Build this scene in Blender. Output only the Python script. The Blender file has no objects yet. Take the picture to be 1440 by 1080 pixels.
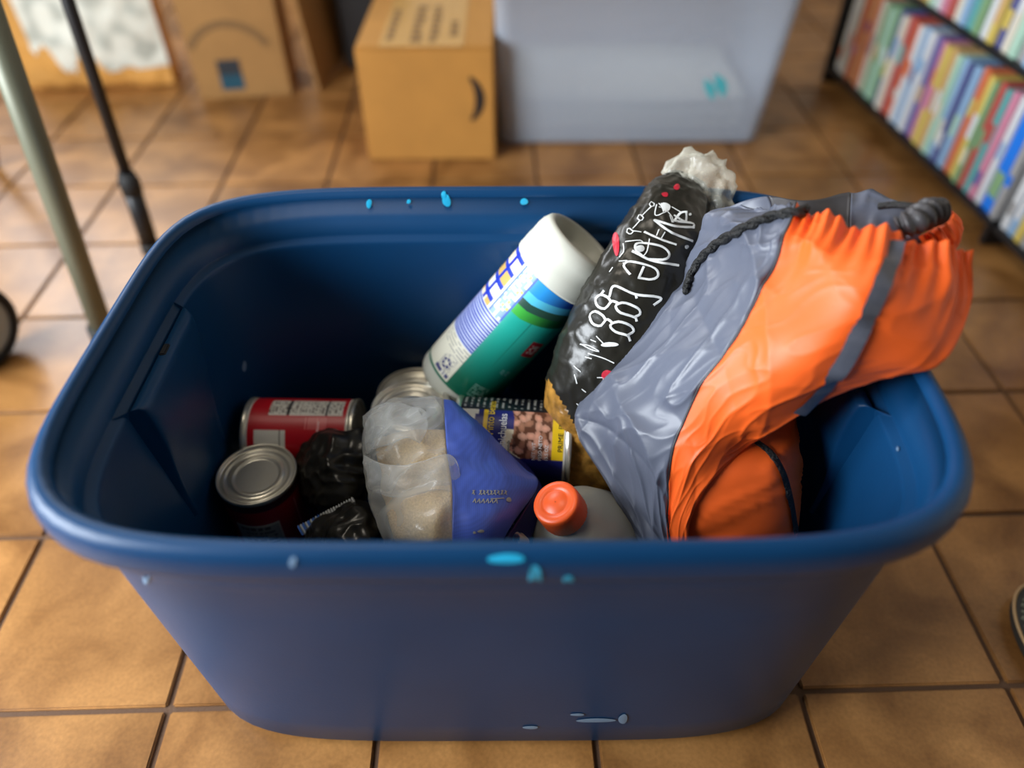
import bpy, bmesh, math, random
import numpy as np
from mathutils import Vector, Matrix, noise
from mathutils.bvhtree import BVHTree
random.seed(7)
scene = bpy.context.scene
COL = scene.collection

# ------------------------------------------------------------------ camera
F = 1060.0; CAMH = 0.723
PITCH = math.radians(43.65); ROLL = math.radians(0.24)
cp, sp, cr, sr = math.cos(PITCH), math.sin(PITCH), math.cos(ROLL), math.sin(ROLL)
_right = Vector((1, 0, 0)); FWD = Vector((0, cp, -sp)); _down = Vector((0, -sp, -cp))
CR = cr * _right + sr * _down
CD = -sr * _right + cr * _down
CAM = Vector((0, 0, CAMH))
cam_data = bpy.data.cameras.new('camera')
cam_data.sensor_width = 36.0
cam_data.lens = 36.0 * F / 1440.0
cam_data.clip_start = 0.02
cam_data.dof.use_dof = True
cam_data.dof.focus_distance = 0.64
cam_data.dof.aperture_fstop = 0.0265 / 0.0145
cam = bpy.data.objects.new('camera', cam_data)
m = Matrix.Identity(4)
for i in range(3):
    m[i][0] = CR[i]; m[i][1] = -CD[i]; m[i][2] = -FWD[i]; m[i][3] = CAM[i]
cam.matrix_world = m
COL.objects.link(cam)
scene.camera = cam

# ------------------------------------------------------------------ light and exposure
scene.view_settings.view_transform = 'Standard'
scene.view_settings.look = 'None'
scene.view_settings.gamma = 1.0
scene.view_settings.use_curve_mapping = False
scene.view_settings.exposure = 0.12
world = bpy.data.worlds.new('room_light'); scene.world = world
world.use_nodes = True
world.node_tree.nodes['Background'].inputs[0].default_value = (1.0, 0.95, 0.88, 1)
world.node_tree.nodes['Background'].inputs[1].default_value = 0.05

def area(name, loc, target, sx, sy, power, color):
    d = bpy.data.lights.new(name, 'AREA'); d.shape = 'RECTANGLE'; d.size = sx; d.size_y = sy
    d.energy = power; d.color = color
    o = bpy.data.objects.new(name, d); o.location = loc
    o.rotation_euler = (Vector(target) - Vector(loc)).to_track_quat('-Z', 'Y').to_euler()
    COL.objects.link(o); return o
area('assumed_window_light', (-1.42, 0.02, 0.84), (0.0, 0.6, 0.2), 1.1, 0.7, 60, (0.88, 0.94, 1.0))  # bare area lamp for an assumed, unseen window on the left; none is modelled
area('assumed_back_window_light', (-1.5, 2.66, 1.35), (-0.6, 1.2, 0.0), 1.1, 1.0, 46, (0.92, 0.95, 1.0))  # second bare lamp added for floor sheen; window assumed, the wall has no opening
area('added_overhead_light', (-0.6, 0.7, 2.35), (-0.4, 0.7, 0.0), 0.5, 0.5, 8, (1.0, 0.9, 0.76))  # overhead lamp added to light things from above

# ------------------------------------------------------------------ pixel helpers (photo pixels -> rays)
def ray(x, y): return FWD + CR * ((x - 720) / F) + CD * ((y - 540) / F)
def PD(x, y, D): return CAM + ray(x, y) * D
def PZ(x, y, z):
    v = ray(x, y); return CAM + v * ((z - CAMH) / v.z)
def PY(x, y, Y):
    v = ray(x, y); return CAM + v * (Y / v.y)

# ------------------------------------------------------------------ materials
def s2l(c):
    return tuple((v / 12.92) if v <= 0.04045 else ((v + 0.055) / 1.055) ** 2.4 for v in c)
def rgb(r, g, b): return s2l((r / 255, g / 255, b / 255))
def mat(name, col=(0.5, 0.5, 0.5), rough=0.5, metal=0.0, spec=0.5, attr=False, bump=None, coat=0.0, vary=None, trans=0.0, sheen=0.0, sss=0.0):
    M = bpy.data.materials.new(name); M.use_nodes = True
    nt = M.node_tree; b = nt.nodes['Principled BSDF']
    b.inputs['Base Color'].default_value = (*col, 1)
    b.inputs['Roughness'].default_value = rough
    b.inputs['Metallic'].default_value = metal
    b.inputs['Specular IOR Level'].default_value = spec
    b.inputs['Coat Weight'].default_value = coat
    b.inputs['Transmission Weight'].default_value = trans
    b.inputs['Sheen Weight'].default_value = sheen
    tc = nt.nodes.new('ShaderNodeTexCoord')
    if attr:
        a = nt.nodes.new('ShaderNodeVertexColor'); a.layer_name = 'print'
        nt.links.new(a.outputs[0], b.inputs['Base Color'])
    elif vary:
        sc, amt = vary
        n = nt.nodes.new('ShaderNodeTexNoise'); n.inputs['Scale'].default_value = sc; n.inputs['Detail'].default_value = 4
        nt.links.new(tc.outputs['Object'], n.inputs['Vector'])
        mr = nt.nodes.new('ShaderNodeMapRange'); mr.inputs['From Min'].default_value = 0.3; mr.inputs['From Max'].default_value = 0.7
        mr.inputs['To Min'].default_value = 1 - amt; mr.inputs['To Max'].default_value = 1 + amt
        nt.links.new(n.outputs[0], mr.inputs['Value'])
        mx = nt.nodes.new('ShaderNodeMix'); mx.data_type = 'RGBA'; mx.blend_type = 'MULTIPLY'
        mx.inputs[0].default_value = 1.0; mx.inputs[6].default_value = (*col, 1)
        nt.links.new(mr.outputs[0], mx.inputs[7]); nt.links.new(mx.outputs[2], b.inputs['Base Color'])
    if bump:
        sc, st, dist = bump
        n2 = nt.nodes.new('ShaderNodeTexNoise'); n2.inputs['Scale'].default_value = sc; n2.inputs['Detail'].default_value = 5
        nt.links.new(tc.outputs['Object'], n2.inputs['Vector'])
        bp = nt.nodes.new('ShaderNodeBump'); bp.inputs['Strength'].default_value = st; bp.inputs['Distance'].default_value = dist
        nt.links.new(n2.outputs[0], bp.inputs['Height']); nt.links.new(bp.outputs[0], b.inputs['Normal'])
    return M
def film(name, col, opacity, rough=0.25):
    M = mat(name, col, rough, bump=(60, 0.5, 0.002))
    nt = M.node_tree; b = nt.nodes['Principled BSDF']
    t = nt.nodes.new('ShaderNodeBsdfTransparent'); mx = nt.nodes.new('ShaderNodeMixShader')
    lw = nt.nodes.new('ShaderNodeLayerWeight'); lw.inputs[0].default_value = 0.35
    mr = nt.nodes.new('ShaderNodeMapRange'); mr.inputs['To Min'].default_value = opacity; mr.inputs['To Max'].default_value = min(1, opacity + 0.45)
    nt.links.new(lw.outputs['Facing'], mr.inputs['Value']); nt.links.new(mr.outputs[0], mx.inputs[0])
    nt.links.new(t.outputs[0], mx.inputs[1]); nt.links.new(b.outputs[0], mx.inputs[2])
    nt.links.new(mx.outputs[0], nt.nodes['Material Output'].inputs[0])
    return M
def tile_mat():
    M = mat('brown_glazed_tile', rgb(176, 122, 62), 0.34)
    nt = M.node_tree; b = nt.nodes['Principled BSDF']
    geo = nt.nodes.new('ShaderNodeNewGeometry')
    n = nt.nodes.new('ShaderNodeTexNoise'); n.inputs['Scale'].default_value = 11; n.inputs['Detail'].default_value = 5; n.inputs['Distortion'].default_value = 0.6
    nt.links.new(geo.outputs['Position'], n.inputs['Vector'])
    f = nt.nodes.new('ShaderNodeTexNoise'); f.inputs['Scale'].default_value = 260; f.inputs['Detail'].default_value = 2
    nt.links.new(geo.outputs['Position'], f.inputs['Vector'])
    r = nt.nodes.new('ShaderNodeValToRGB')
    r.color_ramp.elements[0].position = 0.32; r.color_ramp.elements[0].color = (*rgb(122, 80, 38), 1)
    r.color_ramp.elements[1].position = 0.68; r.color_ramp.elements[1].color = (*rgb(174, 124, 70), 1)
    nt.links.new(n.outputs[0], r.inputs[0])
    oi = nt.nodes.new('ShaderNodeObjectInfo')
    mr = nt.nodes.new('ShaderNodeMapRange'); mr.inputs['To Min'].default_value = 0.86; mr.inputs['To Max'].default_value = 1.1
    nt.links.new(oi.outputs['Random'], mr.inputs['Value'])
    mf = nt.nodes.new('ShaderNodeMapRange'); mf.inputs['From Min'].default_value = 0.3; mf.inputs['From Max'].default_value = 0.7
    mf.inputs['To Min'].default_value = 0.88; mf.inputs['To Max'].default_value = 1.12
    nt.links.new(f.outputs[0], mf.inputs['Value'])
    mm = nt.nodes.new('ShaderNodeMath'); mm.operation = 'MULTIPLY'
    nt.links.new(mr.outputs[0], mm.inputs[0]); nt.links.new(mf.outputs[0], mm.inputs[1])
    mx = nt.nodes.new('ShaderNodeMix'); mx.data_type = 'RGBA'; mx.blend_type = 'MULTIPLY'; mx.inputs[0].default_value = 1
    nt.links.new(r.outputs[0], mx.inputs[6]); nt.links.new(mm.outputs[0], mx.inputs[7])
    nt.links.new(mx.outputs[2], b.inputs['Base Color'])
    bp = nt.nodes.new('ShaderNodeBump'); bp.inputs['Strength'].default_value = 0.35; bp.inputs['Distance'].default_value = 0.001
    nt.links.new(n.outputs[0], bp.inputs['Height']); nt.links.new(bp.outputs[0], b.inputs['Normal'])
    return M
def woven_mat(name, col):
    M = mat(name, col, 0.42)
    nt = M.node_tree; b = nt.nodes['Principled BSDF']
    tc = nt.nodes.new('ShaderNodeTexCoord')
    w = []
    for d in ('X', 'Z'):
        wv = nt.nodes.new('ShaderNodeTexWave'); wv.bands_direction = d; wv.inputs['Scale'].default_value = 190
        wv.inputs['Distortion'].default_value = 1.2
        nt.links.new(tc.outputs['Object'], wv.inputs['Vector']); w.append(wv)
    a = nt.nodes.new('ShaderNodeMath'); a.operation = 'ADD'
    nt.links.new(w[0].outputs['Fac'], a.inputs[0]); nt.links.new(w[1].outputs['Fac'], a.inputs[1])
    r = nt.nodes.new('ShaderNodeMapRange'); r.inputs['From Max'].default_value = 2; r.inputs['To Min'].default_value = 0.88; r.inputs['To Max'].default_value = 1.12
    nt.links.new(a.outputs[0], r.inputs['Value'])
    mx = nt.nodes.new('ShaderNodeMix'); mx.data_type = 'RGBA'; mx.blend_type = 'MULTIPLY'; mx.inputs[0].default_value = 1
    mx.inputs[6].default_value = (*col, 1); nt.links.new(r.outputs[0], mx.inputs[7]); nt.links.new(mx.outputs[2], b.inputs['Base Color'])
    return M

MT = {}
MT['tile'] = tile_mat()
MT['grout'] = mat('dark_grout', rgb(92, 66, 46), 0.85, bump=(300, 0.6, 0.001))
MT['wall'] = mat('cream_wall_paint', rgb(214, 204, 188), 0.8, vary=(6, 0.04))
MT['tote'] = mat('blue_tote_plastic', rgb(8, 60, 102), 0.40, spec=0.38, vary=(9, 0.08), bump=(420, 0.12, 0.0006))
MT['slot_shade'] = mat('painted_slot_shade', (0.004, 0.006, 0.01), 0.7)
MT['paint'] = mat('turquoise_paint', rgb(40, 178, 222), 0.4)
MT['scuff'] = mat('pale_scuff', rgb(120, 150, 180), 0.6)
MT['metal'] = mat('tin_plate', (0.80, 0.76, 0.64), 0.30, metal=0.75)
MT['print'] = mat('printed_label', rough=0.38, attr=True)
MT['white_plastic'] = mat('white_plastic', rgb(220, 220, 206), 0.4)
MT['white_ink'] = mat('white_ink', rgb(238, 240, 238), 0.5)
MT['yellow_ink'] = mat('yellow_ink', rgb(240, 205, 40), 0.5)
MT['black_ink'] = mat('black_ink', rgb(25, 25, 25), 0.5)
MT['red_ink'] = mat('red_ink', rgb(200, 40, 60), 0.4)
MT['grey_ink'] = mat('grey_ink', rgb(150, 150, 140), 0.5)
MT['navy_ink'] = mat('navy_ink', rgb(25, 30, 110), 0.5)
MT['black_film'] = mat('black_glossy_film', rgb(40, 38, 32), 0.3, bump=(140, 0.3, 0.001))
MT['noodle'] = mat('golden_noodle_window', rgb(170, 122, 52), 0.3, vary=(90, 0.5), bump=(110, 0.8, 0.003))
MT['clear'] = film('clear_crumpled_film', rgb(225, 222, 205), 0.30, 0.16)
MT['clear2'] = film('clear_bag_film', rgb(228, 230, 226), 0.2, 0.16)
MT['rice'] = mat('pale_grain', rgb(212, 178, 118), 0.7, vary=(500, 0.16), bump=(500, 0.7, 0.002))
MT['blue_weave'] = woven_mat('blue_printed_weave', rgb(72, 98, 190))
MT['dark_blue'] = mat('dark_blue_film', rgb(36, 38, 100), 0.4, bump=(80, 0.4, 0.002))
MT['grey_nylon'] = mat('grey_nylon', rgb(94, 99, 114), 0.40, bump=(150, 0.08, 0.001))
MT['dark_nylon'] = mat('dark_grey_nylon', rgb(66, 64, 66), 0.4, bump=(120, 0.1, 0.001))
MT['orange_nylon'] = mat('orange_nylon', rgb(255, 104, 34), 0.5, bump=(150, 0.08, 0.001))
MT['stripe'] = mat('grey_reflective_tape', rgb(92, 94, 104), 0.3, bump=(60, 0.3, 0.002))
MT['black_cord'] = mat('black_braid', rgb(24, 24, 24), 0.5, bump=(400, 1.0, 0.003))
MT['cap'] = mat('orange_red_plastic', rgb(250, 98, 40), 0.35)
MT['jug'] = film('cloudy_jug_plastic', rgb(178, 174, 160), 0.72, 0.35)
MT['card'] = mat('brown_cardboard', rgb(190, 134, 60), 0.75, vary=(14, 0.06))
MT['card2'] = mat('dull_cardboard', rgb(160, 118, 66), 0.8, vary=(12, 0.08))
MT['card_dark'] = mat('dark_cardboard_inside', rgb(92, 62, 30), 0.85)
MT['box_ink'] = mat('dark_box_ink', rgb(40, 30, 24), 0.6)
MT['box_ink2'] = mat('faded_box_ink', rgb(124, 92, 52), 0.7)
MT['tape'] = mat('pale_packing_tape', rgb(206, 160, 92), 0.25)
MT['label_dark'] = mat('dark_label', rgb(40, 46, 52), 0.5)
MT['label_teal'] = mat('teal_label', rgb(22, 74, 92), 0.5)
MT['bin'] = film('cloudy_bin_plastic', rgb(200, 211, 226), 0.42, 0.35)
MT['teal_mark'] = mat('teal_marker', rgb(80, 185, 195), 0.5)
MT['black_metal'] = mat('black_powder_coat', rgb(20, 20, 22), 0.45)
MT['grey_tube'] = mat('grey_green_tube', rgb(108, 110, 92), 0.4, metal=0.2)
MT['rubber'] = mat('black_rubber', rgb(28, 28, 28), 0.7)
MT['grey_plastic'] = mat('grey_wheel_hub', rgb(170, 172, 164), 0.45)
MT['sack_tan'] = mat('tan_paper_sack', rgb(206, 150, 74), 0.7, vary=(10, 0.2), bump=(20, 0.5, 0.01))
MT['sack_white'] = mat('white_sack_print', rgb(226, 226, 212), 0.55)
MT['weave_dark'] = mat('dark_woven_strap', rgb(38, 34, 28), 0.7)
MT['weave_edge'] = mat('pale_stitch_edge', rgb(170, 138, 96), 0.7)

# ------------------------------------------------------------------ object helpers
def thing(name, label, cat, base, group=None):
    o = bpy.data.objects.new(name, None); o.location = base; o.empty_display_size = 0.02
    COL.objects.link(o); o['label'] = label; o['category'] = cat
    if group: o['group'] = group
    return o
def world_loc(o):
    v = Vector(o.location); p = o.parent
    while p: v = v + Vector(p.location); p = p.parent
    return v
def mesh_obj(name, verts, faces, material, parent=None, smooth=True, colors=None, origin=None, kind=None, label=None):
    """verts in world coordinates; stored relative to the parent's base."""
    base = Vector(origin) if origin is not None else (Vector((0, 0, 0)))
    off = world_loc(parent) if parent else Vector((0, 0, 0))
    if parent: base = off
    me = bpy.data.meshes.new(name)
    me.from_pydata([tuple(Vector(v) - base) for v in verts], [], faces)
    me.materials.append(material)
    if smooth: me.polygons.foreach_set('use_smooth', [True] * len(me.polygons))
    if colors is not None:
        ca = me.color_attributes.new('print', 'FLOAT_COLOR', 'POINT')
        ca.data.foreach_set('color', np.array([(*c, 1.0) for c in colors], dtype=np.float32).ravel())
    me.update()
    o = bpy.data.objects.new(name, me)
    if parent: o.parent = parent
    else: o.location = base
    COL.objects.link(o)
    if kind: o['kind'] = kind
    if label: o['label'] = label
    return o
def tag(o, label, cat, group=None):
    o['label'] = label; o['category'] = cat
    if group: o['group'] = group
    return o
def bm_obj(name, bm, material, parent=None, smooth=False, origin=None):
    bm.normal_update()
    vs = [v.co.copy() for v in bm.verts]; bm.verts.index_update()
    fs = [[v.index for v in f.verts] for f in bm.faces]; bm.free()
    return mesh_obj(name, vs, fs, material, parent, smooth, origin=origin)
def box_bm(x0, x1, y0, y1, z0, z1, bev=0.0, M=None, seg=2):
    bm = bmesh.new(); bmesh.ops.create_cube(bm, size=1)
    for v in bm.verts:
        v.co = Vector(((x0 + x1) / 2 + v.co.x * (x1 - x0), (y0 + y1) / 2 + v.co.y * (y1 - y0), (z0 + z1) / 2 + v.co.z * (z1 - z0)))
    if bev: bmesh.ops.bevel(bm, geom=bm.edges[:], offset=bev, segments=seg, affect='EDGES')
    if M is not None: bm.transform(M)
    return bm
def lathe(profile, n, M, closed=False):
    vs, fs = [], []
    for r, z in profile:
        for k in range(n):
            a = 2 * math.pi * k / n
            vs.append(M @ Vector((r * math.cos(a), r * math.sin(a), z)))
    for i in range(len(profile) - 1):
        for k in range(n):
            a, b = i * n + k, i * n + (k + 1) % n
            fs.append((a, b, b + n, a + n))
    return vs, fs
def tube(pts, radii, n=10, twist=0.0):
    pts = [Vector(p) for p in pts]; vs, fs = [], []
    if not isinstance(radii, (list, tuple)): radii = [radii] * len(pts)
    up = None
    for i, p in enumerate(pts):
        t = (pts[min(i + 1, len(pts) - 1)] - pts[max(i - 1, 0)]).normalized()
        if up is None: up = t.orthogonal().normalized()
        up = (up - t * up.dot(t)).normalized(); s = t.cross(up)
        for k in range(n):
            a = 2 * math.pi * k / n
            vs.append(p + (up * math.cos(a) + s * math.sin(a)) * radii[i])
    for i in range(len(pts) - 1):
        for k in range(n):
            a, b = i * n + k, i * n + (k + 1) % n
            fs.append((a, b, b + n, a + n))
    fs.append(tuple(range(n - 1, -1, -1))); fs.append(tuple((len(pts) - 1) * n + k for k in range(n)))
    return vs, fs
def catmull(P, m):
    """resample list of Vectors to m points (uniform in parameter)."""
    n = len(P); out = []
    for j in range(m):
        s = j / (m - 1) * (n - 1); i = min(int(s), n - 2); t = s - i
        p1, p2 = P[i], P[i + 1]
        p0 = P[i - 1] if i > 0 else p1 * 2 - p2
        p3 = P[i + 2] if i + 2 < n else p2 * 2 - p1
        out.append(0.5 * ((2 * p1) + (p2 - p0) * t + (2 * p0 - 5 * p1 + 4 * p2 - p3) * t * t + (3 * p1 - p0 - 3 * p2 + p3) * t ** 3))
    return out
def grid_surface(rows, nu, nv):
    r1 = [catmull(r, nu) for r in rows]
    cols = [catmull([r[i] for r in r1], nv) for i in range(nu)]
    return [[cols[i][j] for i in range(nu)] for j in range(nv)]     # [v][u]
def bvh_of(objs):
    vs, fs = [], []
    for o in objs:
        off = world_loc(o); k = len(vs)
        vs += [v.co + off for v in o.data.vertices]
        fs += [[k + i for i in p.vertices] for p in o.data.polygons]
    return BVHTree.FromPolygons(vs, fs)
def cast(bvh, x, y):
    d = ray(x, y).normalized()
    h = bvh.ray_cast(CAM, d)
    if h[0] is None: return None
    n = h[1] if h[1].dot(d) < 0 else -h[1]
    return h[0], n.normalized()
def ribbon_px(name, bvh, lines, width, material, parent, lift=0.0006, step=6, label=None):
    """strokes laid on an existing surface; lines are photo-pixel polylines."""
    vs, fs = [], []
    for ln in lines:
        P = [Vector((p[0], p[1], 0)) for p in ln]
        L = sum((P[i + 1] - P[i]).length for i in range(len(P) - 1))
        m = max(2, int(L / step) + 1)
        if len(P) > 2: Q = catmull(P, max(m, len(P)))
        else: Q = [P[0].lerp(P[1], k / (m - 1)) for k in range(m)]
        hits = [cast(bvh, q.x, q.y) for q in Q]
        hits = [h for h in hits if h]
        if len(hits) < 2: continue
        k0 = len(vs)
        for i, (p, n) in enumerate(hits):
            t = (hits[min(i + 1, len(hits) - 1)][0] - hits[max(i - 1, 0)][0])
            t = t.normalized() if t.length > 1e-9 else Vector((1, 0, 0))
            s = t.cross(n).normalized() * (width / 2)
            e = -t * width * 0.3 if i == 0 else (t * width * 0.3 if i == len(hits) - 1 else Vector((0, 0, 0)))
            c = p + n * lift + e
            vs += [c - s, c + n * lift * 0.4, c + s]
        for i in range(len(hits) - 1):
            a = k0 + i * 3
            fs += [(a, a + 1, a + 4, a + 3), (a + 1, a + 2, a + 5, a + 4)]
    if not fs: return None
    return mesh_obj(name, vs, fs, material, parent, label=label)
def blob_px(name, bvh, spots, material, parent, lift=0.0007):
    out = []
    for (x, y, rx, ry) in spots:
        vs, fs = [], []; n = 22
        c = cast(bvh, x, y)
        if not c: continue
        vs.append(c[0] + c[1] * lift * 1.6)
        for k in range(n):
            a = 2 * math.pi * k / n; w = 1 + 0.1 * math.sin(2 * a + x) + 0.05 * math.sin(3 * a + y)
            h = cast(bvh, x + rx * w * math.cos(a), y + ry * w * math.sin(a))
            if h is None or (h[0] - c[0]).length > 0.03: h = c
            vs.append(h[0] + h[1] * lift)
        for k in range(n): fs.append((0, 1 + k, 1 + (k + 1) % n))
        out.append(mesh_obj(name, vs, fs, material, parent))
    return out
FONT_CACHE = {}
def text2d(s):
    if s in FONT_CACHE: return FONT_CACHE[s]
    cu = bpy.data.curves.new('lettering_curve', 'FONT'); cu.body = s; cu.size = 1.0; cu.resolution_u = 3
    o = bpy.data.objects.new('lettering_tmp', cu); COL.objects.link(o)
    dg = bpy.context.evaluated_depsgraph_get(); me = o.evaluated_get(dg).to_mesh()
    vs = [(v.co.x, v.co.y) for v in me.vertices]; fs = [tuple(p.vertices) for p in me.polygons]
    o.evaluated_get(dg).to_mesh_clear(); bpy.data.objects.remove(o); bpy.data.curves.remove(cu)
    FONT_CACHE[s] = (vs, fs); return vs, fs
def text_on_cyl(name, s, M, R, phi0, z0, size, material, parent, rot=0, squash=1.0):
    """letters wrapped on a cylinder; phi0/z0 is the left baseline point (phi in radians)."""
    vs2, fs = text2d(s); vs = []
    for x, y in vs2:
        x, y = x * size * squash, y * size
        if rot: x, y = x * math.cos(rot) - y * math.sin(rot), x * math.sin(rot) + y * math.cos(rot)
        a = phi0 + x / R
        vs.append(M @ Vector((R * math.cos(a), R * math.sin(a), z0 + y)))
    return mesh_obj(name, vs, fs, material, parent, smooth=False)
def frame_from_axis(base, axis):
    """z = axis, x = towards the camera: phi = 0 is the side the camera sees."""
    z = Vector(axis).normalized(); t = (CAM - Vector(base)).normalized()
    x = (t - z * t.dot(z)).normalized(); y = z.cross(x)
    M = Matrix.Identity(4)
    for i in range(3): M[i][0] = x[i]; M[i][1] = y[i]; M[i][2] = z[i]; M[i][3] = base[i]
    return M
def label_lattice(M, R, z0, z1, fn, nphi=220, nz=100):
    vs, fs, cs = [], [], []
    for j in range(nz + 1):
        t = j / nz
        for k in range(nphi):
            a = -math.pi + 2 * math.pi * k / nphi
            vs.append(M @ Vector((R * math.cos(a), R * math.sin(a), z0 + (z1 - z0) * t)))
            cs.append(fn(math.degrees(a), t))
    for j in range(nz):
        for k in range(nphi):
            a, b = j * nphi + k, j * nphi + (k + 1) % nphi
            fs.append((a, b, b + nphi, a + nphi))
    return vs, fs, cs
def fbm(p, s, o=4): return noise.fractal(Vector(p) * s, 0.6, 2.1, o)
def crease(p, s): return 1 - abs(noise.noise(Vector(p) * s)) * 2

# ================================================================== THE SETTING
TW = 0.2032; YAW = math.radians(1.4); OX, OY = -2.59, 1.56
cy_, sy_ = math.cos(YAW), math.sin(YAW)
def tile_xy(i, j):
    u, v = (i + OX) * TW, (j + OY) * TW
    return (cy_ * u - sy_ * v, sy_ * u + cy_ * v)
bm = box_bm(-2.6, 1.42, -0.6, 2.72, -0.05, -0.0035)
floor = bm_obj('floor', bm, MT['grout']); floor['kind'] = 'structure'
bm = box_bm(-TW / 2 + 0.0027, TW / 2 - 0.0027, -TW / 2 + 0.0027, TW / 2 - 0.0027, -0.008, 0.0, 0.0016, seg=2)
bm.verts.index_update()
tile_me = bpy.data.meshes.new('tile')
bm.to_mesh(tile_me); bm.free(); tile_me.materials.append(MT['tile'])
for j in range(-3, 12):
    for i in range(-7, 10):
        x, y = tile_xy(i + 0.5, j + 0.5)
        o = bpy.data.objects.new('tile', tile_me); o.parent = floor
        o.location = (x, y, random.uniform(-0.0004, 0.0)); o.rotation_euler = (random.uniform(-.003, .003), random.uniform(-.003, .003), YAW)
        COL.objects.link(o)
w = bm_obj('wall_back', box_bm(-2.6, 1.5, 2.72, 2.8, -0.05, 2.5), MT['wall']); w['kind'] = 'structure'
w = bm_obj('wall_right', box_bm(1.42, 1.5, -0.6, 2.72, -0.05, 2.5), MT['wall']); w['kind'] = 'structure'

# ================================================================== THE TOTE
TCX, TCY = -0.008, 0.451
def tote_loop(a, b, z, n=5.0, N=144):
    out = []
    for k in range(N):
        t = 2 * math.pi * k / N
        c, s = math.cos(t), math.sin(t)
        # angle chosen so that points spread evenly round the corners
        rr = (abs(c / a) ** n + abs(s / b) ** n) ** (-1 / n)
        out.append(Vector((TCX + rr * c, TCY + rr * s, z)))
    return out
tote = thing('storage_tote', 'open dark blue plastic storage tote filled with groceries, spotted with turquoise paint', 'tote', (TCX, TCY, 0))
prof = [(.265, .157, 0.0005), (.279, .171, .003), (.2865, .1785, .014)]
for k in range(1, 8): prof.append((.2865 + .0085 * k / 7, .1785 + .0145 * k / 7, .014 + .274 * k / 7))
prof += [(.2965, .1945, .294), (.2975, .1953, .300), (.3, .1985, .3325)]
body_outer = list(prof)
inner = [(.2962, .1972, .353), (.2935, .1945, .3145), (.293, .194, .3125), (.2872, .1882, .3112), (.2862, .1872, .3085), (.286, .187, .305)]
for k in range(1, 8): inner.append((.286 - .0065 * k / 7, .187 - .016 * k / 7, .305 - .285 * k / 7))
inner += [(.270, .162, .009), (.23, .12, .007)]
full = prof + inner
N = 144; vs, fs = [], []
for a, b, z in full: vs += tote_loop(a, b, z)
for i in range(len(full) - 1):
    for k in range(N):
        a_, b_ = i * N + k, i * N + (k + 1) % N
        fs.append((a_, b_, b_ + N, a_ + N))
fs.append(tuple(range(N - 1, -1, -1))); fs.append(tuple((len(full) - 1) * N + k for k in range(N)))
tote_body = mesh_obj('body', vs, fs, MT['tote'], tote)
rimp = [(.2985, .1972, .331), (.3065, .2075, .330), (.3095, .2105, .3325), (.3105, .2115, .338), (.3105, .2115, .349), (.309, .21, .3555), (.3055, .2065, .3595),
        (.302, .203, .3605), (.2985, .1995, .359), (.296, .197, .3545), (.2968, .1978, .349), (.298, .199, .342), (.2985, .1972, .331)]
vs, fs = [], []
for a, b, z in rimp: vs += tote_loop(a, b, z)
for i in range(len(rimp) - 1):
    for k in range(N):
        a_, b_ = i * N + k, i * N + (k + 1) % N
        fs.append((a_, b_, b_ + N, a_ + N))
tote_rim = mesh_obj('rim', vs, fs, MT['tote'], tote)
for sgn in (-1, 1):
    # moulded hand-hold: swells in from the end wall below the ledge
    x_w = TCX + sgn * .2855
    def X(d): return x_w - sgn * d
    rows = []
    for (z, d, w2) in [(.300, -.004, .066), (.3105, .001, .066), (.3135, .005, .065), (.3125, .010, .063), (.305, .0135, .061), (.27, .0115, .057), (.235, .005, .053), (.2, -.001, .05), (.16, -.006, .046)]:
        row = []
        for u in (-1.16, -1.0, -.9, -.5, 0, .5, .9, 1.0, 1.16):
            dd = d if abs(u) < 0.95 else (d * 0.5 if abs(u) < 1.1 else -0.012)
            row.append(Vector((X(dd - (.305 - z) * -0.06 if z < .29 else dd), TCY + .014 + u * w2, z)))
        rows.append(row)
    G = grid_surface(rows, 33, 29); vs = [p for r in G for p in r]; fs = []
    for j in range(28):
        for i in range(32):
            a_ = j * 33 + i; fs.append((a_, a_ + 1, a_ + 34, a_ + 33))
    hp = mesh_obj('handle_pocket', vs, fs, MT['tote'], tote)
    bmS = box_bm(X(.006) - .0026, X(.006) + .0026, TCY + .014, TCY + .028, .308, .3150, .001)
    bm_obj('slot_shade_block', bmS, MT['slot_shade'], hp)  # solid block, coloured near-black to stand in for the shade of an open hand-hole
bv = bvh_of([tote_body, tote_rim])
blob_px('paint_drip', bv, [(712, 785, 24, 7), (752, 812, 10, 17), (799, 815, 7, 8), (588, 262, 18, 4), (519, 286, 4, 6), (575, 283, 3, 3), (628, 282, 6, 8), (737, 283, 5, 5), (624, 274, 3, 6)], MT['paint'], tote)
blob_px('scuff_mark', bv, [(412, 790, 5, 7), (206, 812, 5, 8), (838, 1012, 26, 3), (876, 1010, 6, 7), (746, 1022, 12, 2), (300, 1005, 5, 3), (1262, 632, 2, 3), (343, 515, 3, 7), (812, 1004, 9, 2)], MT['scuff'], tote)

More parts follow.
